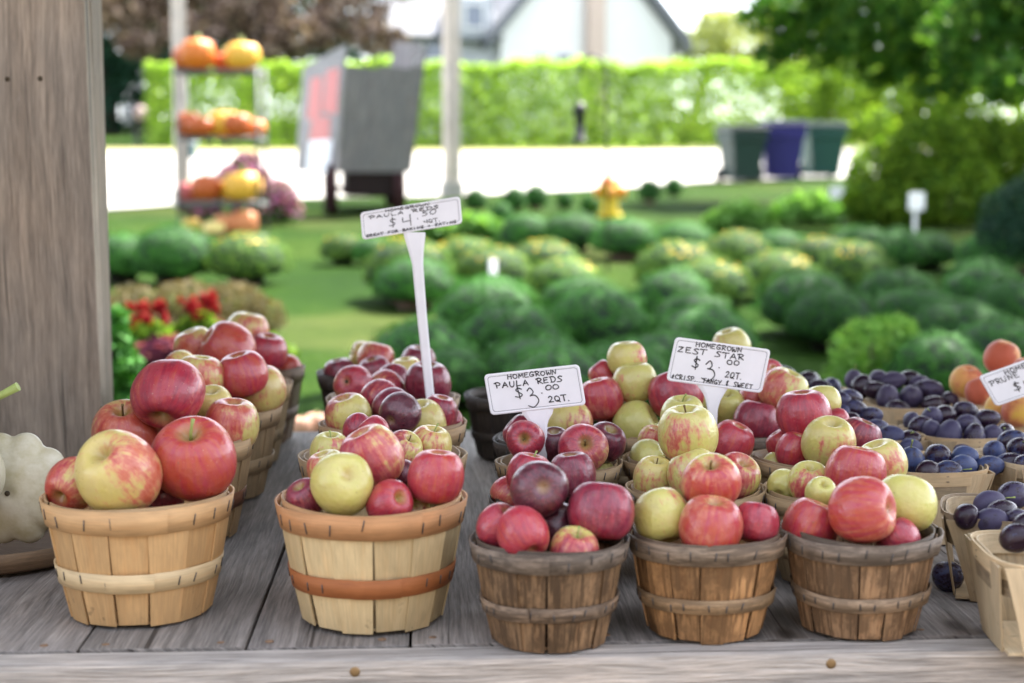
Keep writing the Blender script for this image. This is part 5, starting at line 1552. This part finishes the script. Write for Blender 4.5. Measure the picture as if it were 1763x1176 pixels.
# ------------------------------------------------------------------ berry boxes with plums and peaches
def box_meshes(w, dp, h, seed):
    """square veneer box: four tapered walls with open corners, a double band round the rounded rim"""
    rng = random.Random(seed)
    out = {}
    mb = MB()
    tp = .78
    for a in range(4):
        Mx = Matrix.Rotation(a * math.pi / 2, 4, 'Z')
        ww, dd = (w, dp) if a % 2 == 0 else (dp, w)
        n = 4; th = .0018
        g0, g1 = .66, .93                       # how much of the side the wall fills (bottom, top)
        rows = []
        for q in range(5):
            f = q / 4
            z = .001 + (h - .002) * f
            s = tp + (1 - tp) * f
            g = g0 + (g1 - g0) * f
            rows.append([(Mx @ Vector((u * ww / 2 * s * g, -dd / 2 * s - .0012 * math.cos(u * 1.5), z)), Mx @ Vector((u * ww / 2 * s * g, -dd / 2 * s + th, z)), u * ww / 2, z) for u in np.linspace(-1, 1, n + 1)])
        V = [[(mb.v(p[0]), mb.v(p[1]), p[2], p[3]) for p in r] for r in rows]
        sh = rng.random()
        for q in range(4):
            for p in range(n):
                A_, B_, C_, D_ = V[q][p], V[q][p + 1], V[q + 1][p + 1], V[q + 1][p]
                uv = [(k[2] + a, k[3]) for k in (A_, B_, C_, D_)]
                mb.face([A_[0], B_[0], C_[0], D_[0]], uv, sh); mb.face([D_[1], C_[1], B_[1], A_[1]], uv[::-1], sh)
            for p in (0, n):
                mb.face([V[q][p][0], V[q + 1][p][0], V[q + 1][p][1], V[q][p][1]], None, sh)
        for q in (0, 4):
            for p in range(n): mb.face([V[q][p][0], V[q][p + 1][0], V[q][p + 1][1], V[q][p][1]], None, sh)
    out["side_wall"] = mb.mesh("box_wall", M_VEN)
    def band(z0, z1, grow, th, shade, st):
        mb = MB(); n = 64; ring = []
        def R(a, s):
            c, sn = math.cos(a), math.sin(a)
            e = 3.6
            k = (abs(c / (w / 2 * s)) ** e + abs(sn / (dp / 2 * s)) ** e) ** (-1 / e)
            return k
        for k in range(n + 1):
            a = 2 * math.pi * k / n
            row = []
            for r_, z in ((grow, z0), (grow + th, z0), (grow + th, z1), (grow, z1)):
                s = tp + (1 - tp) * z / h
                rr = R(a, s) + r_
                row.append(mb.v((rr * math.cos(a), rr * math.sin(a), z + .0012 * math.sin(2 * a + seed))))
            ring.append(row)
        L = 2 * (w + dp)
        for k in range(n):
            for i in range(4):
                j = (i + 1) % 4
                mb.face([ring[k][i], ring[k + 1][i], ring[k + 1][j], ring[k][j]], [(i * .02, L * k / n), (i * .02, L * (k + 1) / n), (i * .02 + .02, L * (k + 1) / n), (i * .02 + .02, L * k / n)], shade)
        for a in st:
            z = (z0 + z1) / 2
            rr = R(a, tp + (1 - tp) * z / h) + grow + th + .0006
            t = Vector((-math.sin(a), math.cos(a), 0)) * .003
            c = Vector((rr * math.cos(a), rr * math.sin(a), z))
            for off in (-.0035, .0035): mb.tube([c - t * .6 + Vector((0, 0, off)), c + t * .6 + Vector((0, 0, off))], .0005, 5, mi=1)
        return mb.mesh("box_band", M_VEN, M_STAPLE)
    out["rim"] = band(h - .016, h + .003, .0006, .0022, .6, (-1.57, -.2, 1.6, 3.0))
    out["lower_band"] = band(h - .034, h - .0165, .0004, .0016, .25, ())
    out["inner_rim"] = band(h - .02, h + .001, -.0052, .002, .4, ())
    mb = MB(); mb.box((0, 0, .004), (w * tp * .96, dp * tp * .96, .003)); out["bottom"] = mb.mesh("box_bottom", M_VEN)
    return out
HQ = .098
BOX = [box_meshes(.142, .142, HQ, 1), box_meshes(.132, .150, HQ, 2)]
WOODY = (.47, .36, .22, .18)
PLUMS = []
def qbox(key, px, py, rz, label, var=0, col=WOODY, rim=(.56, .42, .25, .1)):
    c = H(px, py, HQ)
    root = empty("berry_box", (c.x, c.y, .0006), rz)
    tag(root, label, "basket", "wooden fruit boxes")
    for part, me in BOX[var].items():
        obj(part, me, root, color=rim if part == "rim" else (col if part != "lower_band" else (.36, .28, .18, .3)))
    BK[key] = dict(c=Vector((c.x, c.y, HQ)), d=vdist(Vector((c.x, c.y, HQ))), py=py, px=px, R=.07, h=HQ)
qbox('Q1', 1800, 948, -.10, "palest new wooden box of plums at the right front corner", 1, (.66, .53, .34, .05), (.66, .52, .32, .05))
qbox('Q2', 1733, 878, -.35, "wooden box with open corner holding plums, behind the palest box", 0, (.50, .38, .23, .15), (.38, .29, .19, .4))
qbox('Q3', 1597, 798, .02, "wide wooden plum box with double rim band behind the green apples", 1)
qbox('Q4', 1782, 788, .2, "pale wooden box of bluish plums cut off by the right edge", 0, (.52, .40, .25, .1), (.62, .50, .33, .08))
qbox('Q5', 1492, 748, .3, "wooden box of dark plums behind the cream yellow apple", 0)
qbox('Q6', 1560, 694, -.1, "rear wooden box heaped with dusky plums", 1)
qbox('Q7', 1645, 744, .15, "wooden box heaped with plums in front of the peaches", 0)
qbox('Q8', 1402, 676, .1, "rear wooden box of plums behind the green topped apple", 1)
qbox('K1', 1695, 690, .2, "wooden box of peaches behind the plums", 0)
qbox('K2', 1765, 718, -.2, "wooden box of peaches under the cut off price sign", 1)
def plum_mesh(seed):
    rng = random.Random(seed)
    prof = [(0, 1.22), (.06, 1.24), (.2, 1.25), (.42, 1.14), (.68, .86), (.89, .45), (1.0, 0), (.95, -.42), (.77, -.82), (.5, -1.1), (.22, -1.24), (.07, -1.27), (0, -1.27)]
    pr = [(max(0, p[0]), p[1]) for p in catmull(prof, 3)]; pr[0] = (0, pr[0][1]); pr[-1] = (0, pr[-1][1])
    e = rng.uniform(.02, .05); ph = rng.uniform(0, 6)
    mb = MB()
    mb.lathe(pr, 36, mod=lambda a, r, z: 1 + e * math.cos(2 * a + ph) - .095 * math.exp(-((math.atan2(math.sin(a), math.cos(a))) / .13) ** 2))
    for v in mb.bm.verts: v.co.x += .05 * rng.choice((-1, 1)) * 0 + .06 * v.co.z * v.co.z * .3
    return mb.mesh("plum", M_PLUM)
PM = [plum_mesh(i) for i in range(5)]
mb = MB(); mb.tube([(0, 0, 1.2), (.05, .0, 1.5), (.16, .04, 1.85), (.2, .05, 2.05)], [.05, .045, .05, .085], 7); PLST = mb.mesh("plum_stem", M_STEMG)
ORDN = ["first", "second", "third", "fourth", "fifth", "sixth", "seventh", "eighth", "ninth", "tenth", "eleventh", "twelfth", "thirteenth", "fourteenth"]
def plums(key, lst, where, blue, kind="plum"):
    b = BK[key]
    for (px, py, w, h, stem) in lst:
        d = b['d'] + max(-.055, min(.055, -(py - (b['py'] - 14)) * .0020))
        PLUMS.append(dict(px=px, py=py, w=w, h=h, st=stem, d=d, dia=max(.030 * F / d, min(.041 * F / d, min(w, h) * 1.0)), key=key, where=where, blue=blue))
plums('Q3', [(1569, 793, 45, 47, 1), (1615, 787, 48, 46, 0), (1658, 803, 58, 40, 0), (1661, 787, 40, 34, 0), (1599, 812, 30, 26, 1), (1632, 812, 30, 26, 1)], "in the double banded box", 1)
plums('Q4', [(1712, 777, 40, 38, 0), (1737, 798, 50, 40, 0), (1703, 803, 34, 28, 0), (1752, 771, 40, 36, 1), (1741, 758, 38, 32, 1), (1766, 800, 44, 38, 0)], "in the bluish box cut off at right", 1)
plums('Q5', [(1533, 753, 50, 38, 1), (1566, 758, 34, 30, 0), (1568, 772, 36, 26, 0), (1510, 738, 38, 32, 0), (1466, 727, 42, 30, 0), (1499, 717, 42, 36, 0), (1472, 706, 46, 36, 0), (1446, 690, 36, 32, 0), (1463, 686, 44, 30, 0), (1447, 712, 34, 32, 0)], "in the box behind the cream yellow apple", .6)
plums('Q6', [(1484, 665, 38, 42, 0), (1470, 654, 32, 34, 1), (1513, 652, 34, 32, 0), (1529, 685, 42, 46, 0), (1508, 672, 42, 34, 0), (1537, 656, 44, 32, 0), (1565, 653, 46, 30, 0), (1568, 684, 42, 42, 0), (1598, 671, 50, 38, 1), (1608, 697, 56, 34, 0), (1634, 690, 38, 34, 0), (1546, 705, 38, 28, 0), (1584, 661, 42, 30, 0)], "in the heaped rear box", .2)
plums('Q7', [(1627, 715, 52, 38, 0), (1604, 718, 36, 36, 1), (1664, 708, 50, 32, 0), (1698, 722, 50, 38, 0), (1668, 731, 46, 34, 0), (1634, 749, 46, 50, 0), (1678, 753, 42, 46, 0), (1708, 752, 40, 42, 0), (1731, 747, 38, 34, 1), (1586, 733, 40, 32, 0), (1571, 726, 32, 30, 0), (1604, 740, 34, 34, 0), (1748, 760, 36, 32, 1), (1649, 772, 36, 28, 0)], "in the box before the peaches", .35)
plums('Q2', [(1664, 889, 40, 40, 0), (1703, 867, 54, 40, 1), (1746, 853, 66, 50, 0), (1706, 897, 50, 44, 0), (1751, 897, 46, 44, 0), (1725, 880, 46, 40, 0)], "in the box with the open corner", .3)
plums('Q1', [(1752, 926, 66, 50, 0), (1775, 905, 56, 46, 0)], "in the palest corner box", 1)
plums('Q8', [(1350, 645, 40, 32, 0), (1392, 655, 42, 32, 1), (1412, 668, 42, 32, 0), (1432, 667, 38, 36, 0), (1375, 668, 40, 34, 0), (1420, 690, 40, 34, 0)], "in the box behind the green topped apple", .7)
settle(PLUMS, .82, 120)
rngp = random.Random(23)
for key in {p['key'] for p in PLUMS}:
    grp = sorted([p for p in PLUMS if p['key'] == key], key=lambda p: p['px'])
    for n, p in enumerate(grp):
        c = CAMP + p['ray'] * p['d']
        r = p['dia'] * .5 * p['d'] / F
        if p['w'] > p['h'] * 1.12: ax = camdir((1, rngp.uniform(-.35, .35), rngp.uniform(-.5, .5)))
        elif p['h'] > p['w'] * 1.02: ax = camdir((rngp.uniform(-.3, .3), 1, rngp.uniform(0, .6)))
        else: ax = camdir((rngp.uniform(-.5, .5), rngp.uniform(.2, .7), .9))
        if p['st'] and ax.z < 0: ax = -ax
        bl = Vector((rngp.uniform(-1, 1), rngp.uniform(-1, 1), rngp.uniform(-1, 1)))
        o = obj("plum", PM[n % 5], None, c, orient(ax, bl).to_euler(), (1, 1, 1, p['blue']))
        asp = min(1.25, max(1.0, max(p['w'], p['h']) / max(1, min(p['w'], p['h'])))) / 1.22
        kx = rngp.uniform(.92, 1.06); o.scale = (r * kx, r * rngp.uniform(.92, 1.04), r * max(.84, asp) * rngp.uniform(.95, 1.12))
        tag(o, "dark " + ("blue" if p['blue'] > .5 else "purple") + " plum" + (" with stem" if p['st'] else "") + ", " + ORDN[n] + " from left " + p['where'], "plum", "plums in the boxes")
        if p['st']: obj("stem", PLST, o)
# the loose plum on the counter
c = H(1632, 1014, .002)
d = vdist(c); r = 26 * d / F
o = obj("plum", PM[2], None, (c.x, c.y, r * 1.0), orient(camdir((.35, .3, .9)), (0, 0, 1)).to_euler(), (1, 1, 1, .8)); o.scale = (r, r, r * .95)
tag(o, "loose dark blue plum lying on the counter right of the front baskets", "plum", "plums in the boxes")
# peaches
def peach_mesh():
    prof = [(0, .78), (.07, .80), (.22, .90), (.48, .90), (.76, .68), (.95, .32), (1.0, -.05), (.94, -.4), (.74, -.72), (.45, -.92), (.18, -1.0), (.05, -1.03), (0, -1.03)]
    pr = [(max(0, p[0]), p[1]) for p in catmull(prof, 3)]; pr[0] = (0, pr[0][1]); pr[-1] = (0, pr[-1][1])
    mb = MB(); mb.lathe(pr, 40, mod=lambda a, r, z: 1 + .02 * math.cos(2 * a) - .08 * math.exp(-(math.atan2(math.sin(a), math.cos(a)) / .18) ** 2))
    return mb.mesh("peach", M_PEACH)
PEM = peach_mesh()
PE = [dict(px=1664, py=657, dia=57, key='K1', dz=-.02, label="orange red peach at left of the peach box"), dict(px=1725, py=616, dia=62, key='K1', dz=.0, label="tallest yellow orange peach on top of the peach box"),
      dict(px=1686, py=675, dia=50, key='K1', dz=-.05, label="pale pink yellow peach in front of the orange red one"), dict(px=1718, py=702, dia=44, key='K2', dz=-.05, label="yellow peach just below the cut off sign's corner"),
      dict(px=1752, py=708, dia=54, key='K2', dz=-.06, label="orange red peach below the cut off sign"), dict(px=1768, py=640, dia=52, key='K2', dz=.03, label="peach cut off by the right edge above the cut off sign")]
for p in PE: p['d'] = BK[p['key']]['d'] + p['dz']
settle(PE, .92, 80)
for i, p in enumerate(PE):
    c = CAMP + p['ray'] * p['d']; r = p['dia'] * .5 * p['d'] / F
    o = obj("peach", PEM, None, c, orient(camdir((.3 * math.sin(i * 2), .8, .4 * math.cos(i))), camdir((math.cos(i * 2.1), .4, math.sin(i * 1.3)))).to_euler()); o.scale = (r, r, r)
    tag(o, p['label'], "peach", "peaches in the boxes")

# ------------------------------------------------------------------ white squash, gourd and shallow basket at left
c = H(-20, 925, .02)
root = empty("shallow_basket", (c.x, c.y, .0006)); tag(root, "shallow dark wooden basket holding the white squash", "basket")
Rs = .155
mb = MB(); hoop(mb, lambda z: Rs + z * .4, .012, .036, .003, shade=.5, staples=16, srng=random.Random(3)); mb.build("rim", [M_VEN, M_STAPLE], root, color=(.22, .15, .09, .4))
mb = MB(); mb.lathe([(0, .004), (Rs * .9, .004), (Rs, .03), (Rs - .003, .03), (Rs * .88, .008), (0, .008)], 40, smooth=False); mb.build("tray", M_VEN, root, color=(.14, .095, .06, .4))
def pattypan():
    mb = MB()
    prof = [(0, .30), (.10, .31), (.30, .36), (.55, .34), (.78, .22), (.94, .06), (1.0, -.06), (.93, -.20), (.72, -.36), (.45, -.47), (.2, -.52), (.05, -.50), (0, -.49)]
    pr = [(max(0, p[0]), p[1]) for p in catmull(prof, 4)]; pr[0] = (0, pr[0][1]); pr[-1] = (0, pr[-1][1])
    mb.lathe(pr, 90, mod=lambda a, r, z: 1 + .13 * (abs(math.cos(a * 5)) ** .9 - .6) * min(1, r * r * 1.2))
    return mb
t = NT("squash_skin"); co = t.coord(); n_ = t.noise(co, 2.2, 5, 0.6)
sq = t.ramp(n_, [(0.3, (0.40, 0.36, 0.22)), (0.6, (0.55, 0.52, 0.40)), (0.8, (0.60, 0.57, 0.46))])
M_SQ = t.done(t.bsdf(sq, t.math('MULTIPLY_ADD', n_, .2, .25), t.bump(t.noise(co, 5, 2), .05, .02), .5))
d = 1.86
cc = P(18, 842, d); R = .068
ax = camdir((-.02, .12, -1))
o = obj("pattypan_squash", pattypan().mesh("pattypan_squash", M_SQ), None, cc, orient(ax, camdir((1, 0, 0))).to_euler()); o.scale = (R, R, R)
o.location = cc - camdir((0, 0, 1)) * .02
tag(o, "white scalloped squash with small dark eye beside the front left basket", "squash")
mb = MB(); mb.lathe([(0, -.535), (.035, -.53), (.05, -.505), (0, -.49)], 12); mb.build("eye", M_CALYX, o)
root_loc = P(-60, 800, 1.80)
mb = MB()
pr = [(max(0, p[0]), p[1]) for p in catmull([(0, -.06), (.025, -.058), (.045, -.03), (.046, 0), (.03, .028), (.019, .045), (.020, .058), (.014, .066), (0, .068)], 5)]
pr[0] = (0, -.06); pr[-1] = (0, .068)
mb.lathe(pr, 32)
o = mb.build("gourd", M_SQ, None, root_loc, (0.1, .25, 0)); tag(o, "small pale gourd with green stem at the far left edge", "gourd")
mb = MB(); mb.tube([(0, 0, .064), (.004, 0, .075), (.022, 0, .090), (.042, 0, .108)], [.007, .005, .0045, .0055], 8); mb.build("stalk", M_STEMG, o)

# ------------------------------------------------------------------ handwritten price signs
def circ(cx, cy, rx, ry, a0=95, a1=455, n=10):
    return [(cx + rx * math.cos(math.radians(a0 + (a1 - a0) * k / n)), cy + ry * math.sin(math.radians(a0 + (a1 - a0) * k / n))) for k in range(n + 1)]
G_ = {
 'A': [('l', [(0, 0), (.34, 1), (.68, 0)]), ('l', [(.1, .34), (.6, .38)])],
 'B': [('l', [(.05, 0), (.05, 1)]), ('c', [(.05, 1), (.5, .92), (.5, .62), (.08, .52)]), ('c', [(.08, .52), (.62, .44), (.6, .08), (.05, 0)])],
 'C': [('c', [(.62, .82), (.38, 1), (.06, .7), (.05, .3), (.32, 0), (.64, .16)])],
 'D': [('l', [(.1, 0), (.08, 1)]), ('c', [(-.08, .98), (.4, .97), (.68, .55), (.42, .06), (.0, .0)])],
 'E': [('l', [(.6, 1), (.06, .97), (.06, .02), (.64, .04)]), ('l', [(.06, .52), (.5, .55)])],
 'F': [('l', [(.62, 1), (.06, .97), (.06, 0)]), ('l', [(.06, .52), (.5, .55)])],
 'G': [('c', [(.6, .85), (.34, 1), (.04, .6), (.1, .14), (.42, .0), (.62, .3)]), ('l', [(.34, .38), (.66, .4), (.64, .02)])],
 'H': [('l', [(.05, 0), (.08, 1)]), ('l', [(.6, 0), (.62, 1)]), ('l', [(.06, .48), (.62, .54)])],
 'I': [('l', [(.3, 0), (.3, 1)])],
 'K': [('l', [(.06, 0), (.08, 1)]), ('l', [(.6, 1), (.1, .45), (.64, 0)])],
 'L': [('l', [(.08, 1), (.06, .02), (.6, .06)])],
 'M': [('l', [(0, 0), (.1, 1), (.36, .3), (.64, 1), (.72, 0)])],
 'N': [('l', [(.04, 0), (.08, 1), (.58, .04), (.66, 1.05)])],
 'O': [('c', circ(.33, .48, .32, .46))],
 'P': [('l', [(.12, 0), (.1, .95)]), ('c', [(-.12, .88), (.3, 1.02), (.62, .8), (.5, .5), (.12, .44)])],
 'Q': [('c', circ(.33, .52, .32, .44)), ('l', [(.36, .28), (.7, -.05)])],
 'R': [('l', [(.14, 0), (.1, .95)]), ('c', [(-.1, .9), (.3, 1.02), (.6, .8), (.45, .55), (.12, .46)]), ('l', [(.2, .47), (.72, -.04)])],
 'S': [('c', [(.62, .9), (.36, 1.02), (.1, .82), (.34, .54), (.58, .26), (.36, 0), (-.02, .08)])],
 'T': [('l', [(.34, 0), (.36, .97)]), ('l', [(-.04, .93), (.74, 1.0)])],
 'U': [('c', [(.06, 1), (.05, .35), (.26, 0), (.5, .12), (.6, .5), (.6, 1)])],
 'W': [('c', [(0, .95), (.08, .2), (.2, .02), (.34, .6), (.5, .03), (.66, .2), (.74, 1)])],
 'Y': [('l', [(0, 1), (.32, .48)]), ('l', [(.66, 1), (.28, 0)])],
 'Z': [('l', [(.06, .95), (.62, 1), (.04, .03), (.66, .06)])],
 '$': [('c', [(.6, .82), (.32, .92), (.1, .74), (.32, .54), (.56, .34), (.34, .12), (-.04, .2)]), ('l', [(.28, 1.12), (.34, -.08)])],
 '0': [('c', circ(.34, .5, .33, .46))],
 '2': [('c', [(.06, .76), (.3, 1.0), (.56, .76), (.34, .36), (.04, .03)]), ('l', [(.04, .03), (.66, .06)])],
 '3': [('c', [(.12, .84), (.36, 1.0), (.54, .82), (.46, .66), (.3, .6)]), ('c', [(.3, .6), (.66, .56), (.84, .34), (.72, .1), (.4, .0), (.06, .12)])],
 '4': [('l', [(.08, .78), (.06, .42), (.56, .46)]), ('l', [(.58, .98), (.62, 0)])],
 '5': [('c', [(.14, .9), (.1, .6), (.4, .58), (.56, .3), (.36, .04), (.02, .08)]), ('l', [(.14, .92), (.6, .97)])],
 '.': [('l', [(.08, .0), (.13, .05)])], ',': [('l', [(.12, .06), (.08, -.06)])],
 '+': [('l', [(.3, .2), (.32, .8)]), ('l', [(.02, .48), (.6, .52)])],
 '&': [('c', [(.5, .95), (.1, .78), (.4, .52), (.06, .3), (.3, .05), (.56, .18)]), ('l', [(.3, 1.12), (.3, -.12)])],
 '*': [('l', [(.06, .3), (.5, .36)]), ('l', [(.1, .62), (.56, .68)]), ('l', [(.4, .95), (.22, .05)])]}
def sign(name_label, TL, TR, BL, d, stake, lines, seed, tilt=0.0):
    rng = random.Random(seed)
    pTL, pTR, pBL = P(*TL, d), P(*TR, d), P(*BL, d)
    ux, uy = pTR - pTL, pTL - pBL
    Wm, Hm = ux.length, uy.length
    nrm = ux.cross(uy).normalized()                  # towards the camera
    if nrm.dot(BACK) < 0: nrm = -nrm
    org = pBL + ux * .5
    root = empty("price_sign", org)
    tag(root, name_label, "sign", "white plastic price signs")
    def pt(u, v, lift): return pBL + ux * u + uy * v + nrm * lift - org
    def outline(inset, rad, n=5):
        out = []
        for cx, cy, a0 in ((1 - inset, 1 - inset, 0), (inset, 1 - inset, 90), (inset, inset, 180), (1 - inset, inset, 270)):
            pass
        iu, iv = inset / Wm, inset / Hm
        ru, rv = rad / Wm, rad / Hm
        for cx, cy, a0 in ((1 - iu - ru, 1 - iv - rv, 0), (iu + ru, 1 - iv - rv, 90), (iu + ru, iv + rv, 180), (1 - iu - ru, iv + rv, 270)):
            for k in range(n + 1):
                a = math.radians(a0 + 90 * k / n)
                out.append((cx + ru * math.cos(a), cy + rv * math.sin(a)))
        return out
    mb = MB()
    o1, o2 = outline(0, .0055), outline(.0016, .0050)
    n = len(o1)
    back = [mb.v(pt(u, v, -.0016)) for u, v in o1]; mid = [mb.v(pt(u, v, .0008)) for u, v in o1]; fr = [mb.v(pt(u, v, .0014)) for u, v in o2]
    o3 = outline(.0034, .0042); fi = [mb.v(pt(u, v, .0010)) for u, v in o3]
    for A_, B_ in ((back, mid), (mid, fr), (fr, fi)):
        for k in range(n): mb.face([A_[k], A_[(k + 1) % n], B_[(k + 1) % n], B_[k]])
    mb.face(fi); mb.face(back[::-1])
    mb.build("plate", M_SIGN, root)
    mb = MB()
    a_, b_ = outline(.0036, .0040), outline(.0043, .0036)
    A_ = [mb.v(pt(u, v, .00125)) for u, v in a_]; B_ = [mb.v(pt(u, v, .00125)) for u, v in b_]
    for k in range(n): mb.face([A_[k], A_[(k + 1) % n], B_[(k + 1) % n], B_[k]])
    mb.build("border_line", M_GROOVE, root)
    # stake: (px centre, py, width px), slightly channelled
    mb = MB(); rows = []
    for px, py, w in stake:
        q = []
        for s, l in ((-.5, 0), (-.34, .0012), (.34, .0012), (.5, 0)):
            q.append(mb.v(P(px + s * w, py, d) + nrm * (l - .0006) - org))
        q2 = [mb.v(P(px + s * w, py, d) + nrm * -.0022 - org) for s in (.5, -.5)]
        rows.append(q + q2)
    for A_, B_ in zip(rows[:-1], rows[1:]):
        for k in range(6): mb.face([A_[k], A_[(k + 1) % 6], B_[(k + 1) % 6], B_[k]])
    mb.face(rows[0]); mb.face(rows[-1][::-1])
    mb.build("stake", M_SIGN, root)
    mb = MB()
    for text, u0, u1, v0, v1, wd in lines:
        nch = len(text)
        adv = (u1 - u0) / nch
        for i, ch in enumerate(text):
            if ch == ' ': continue
            lw, lh = adv * Wm * .80, (v1 - v0) * Hm
            jx, jy, rot = rng.uniform(-.05, .05), rng.uniform(-.05, .05), rng.uniform(-.07, .07)
            for kind, pts in G_[ch]:
                pts = [(x + rng.uniform(-.025, .025), y + rng.uniform(-.025, .025)) for x, y in pts]
                if kind == 'c': pts = [tuple(p) for p in catmull(pts, 5)]
                else:
                    q = []
                    for a, b in zip(pts[:-1], pts[1:]):
                        for s in range(4): q.append((a[0] + (b[0] - a[0]) * s / 4, a[1] + (b[1] - a[1]) * s / 4))
                    pts = q + [pts[-1]]
                w3 = []
                for x, y in pts:
                    x, y = x + rot * (.5 - y) * -1, y + rot * (x - .3)
                    w3.append(((u0 + adv * i) * Wm + (x / .72 + jx) * lw, v0 * Hm + (y + jy) * lh))
                m = len(w3); L_, R_ = [], []
                for k in range(m):
                    a, b = w3[max(k - 1, 0)], w3[min(k + 1, m - 1)]
                    tx, ty = b[0] - a[0], b[1] - a[1]
                    ln = math.hypot(tx, ty) or 1e-6
                    tx, ty = tx / ln, ty / ln
                    hw = wd * .5 * (1 - .25 * (k / max(1, m - 1))) * rng.uniform(.92, 1.08)
                    ex = -hw * .6 if k == 0 else (hw * .6 if k == m - 1 else 0)
                    L_.append(mb.v(pt((w3[k][0] + tx * ex - ty * hw) / Wm, (w3[k][1] + ty * ex + tx * hw) / Hm, .00145)))
                    R_.append(mb.v(pt((w3[k][0] + tx * ex + ty * hw) / Wm, (w3[k][1] + ty * ex - tx * hw) / Hm, .00145)))
                for k in range(m - 1): mb.face([L_[k], R_[k], R_[k + 1], L_[k + 1]])
    mb.build("lettering", M_INK, root)
T1, T2, T3 = .0011, .0016, .0019
dS2 = BK['D3']['d'] - .020
sign("white price sign reading $3.00 standing in the dark red apples, lowest price sign", (833, 645), (997, 627), (845, 715), dS2,
     [(925, 700, 58), (925, 712, 52), (926, 722, 38), (929, 732, 27), (932, 748, 20), (933, 766, 17.5), (933, 800, 17), (932, 850, 16)],
     [("HOMEGROWN", .24, .76, .825, .935, .0014), ("PAULA REDS", .10, .82, .635, .765, T2), ("$", .285, .395, .33, .60, T2), ("3", .40, .53, .10, .575, T2), (".", .56, .60, .40, .46, T3), ("00", .61, .77, .455, .575, T2), ("2QT.", .62, .89, .15, .30, T2)], 1)
dS1 = BK['C3']['d'] + .055
sign("tall white price sign reading $4.50, highest of the price signs", (620, 366), (792, 338), (624, 413), dS1,
     [(713, 400, 38), (714, 408, 36), (716, 430, 27), (719, 455, 19), (726, 540, 17), (734, 620, 16), (741, 688, 15), (746, 740, 14)],
     [("HOMEGROWN", .25, .70, .86, .95, .0012), ("PAULA REDS", .09, .80, .70, .805, .0013), ("$", .28, .37, .28, .58, .0013), ("4", .40, .53, .22, .64, .0014), (".", .56, .60, .44, .50, T3), ("50", .61, .77, .50, .68, .0013), ("4QT.", .62, .82, .22, .35, .0012), ("GREAT FOR BAKING + EATING", .04, .95, .065, .155, .00125)], 2)
dS3 = BK['F3']['d'] + .050
sign("white price sign reading $3.00 with a line on crisp taste, right of centre", (1163, 580), (1327, 602), (1147, 655), dS3,
     [(1228, 660, 60), (1229, 668, 50), (1229, 678, 36), (1228, 690, 25), (1227, 704, 18), (1227, 722, 16), (1226, 770, 15)],
     [("HOMEGROWN", .225, .715, .845, .95, .0014), ("ZEST STAR", .05, .76, .68, .80, T2), ("$", .235, .33, .36, .61, .0019), ("3", .345, .49, .12, .56, .0017), (".", .505, .55, .44, .50, T3), ("00", .58, .72, .54, .65, T2), ("2QT.", .59, .80, .24, .38, T2), ("*CRISP, TANGY & SWEET", .045, .90, .065, .165, .0014)], 3)
dS4 = BK['Q7']['d'] - .01
sign("white price sign cut off by the right edge before the peaches", (1685, 648), (1843, 592), (1715, 700), dS4,
     [(1793, 670, 52), (1796, 685, 32), (1800, 710, 18), (1804, 760, 16), (1808, 830, 15)],
     [("HOMEGROWN", .25, .80, .79, .92, T2), ("PRUNE", .06, .38, .60, .755, T2), ("$", .255, .355, .22, .48, .0019), ("4", .365, .48, .22, .50, .0017)], 4)
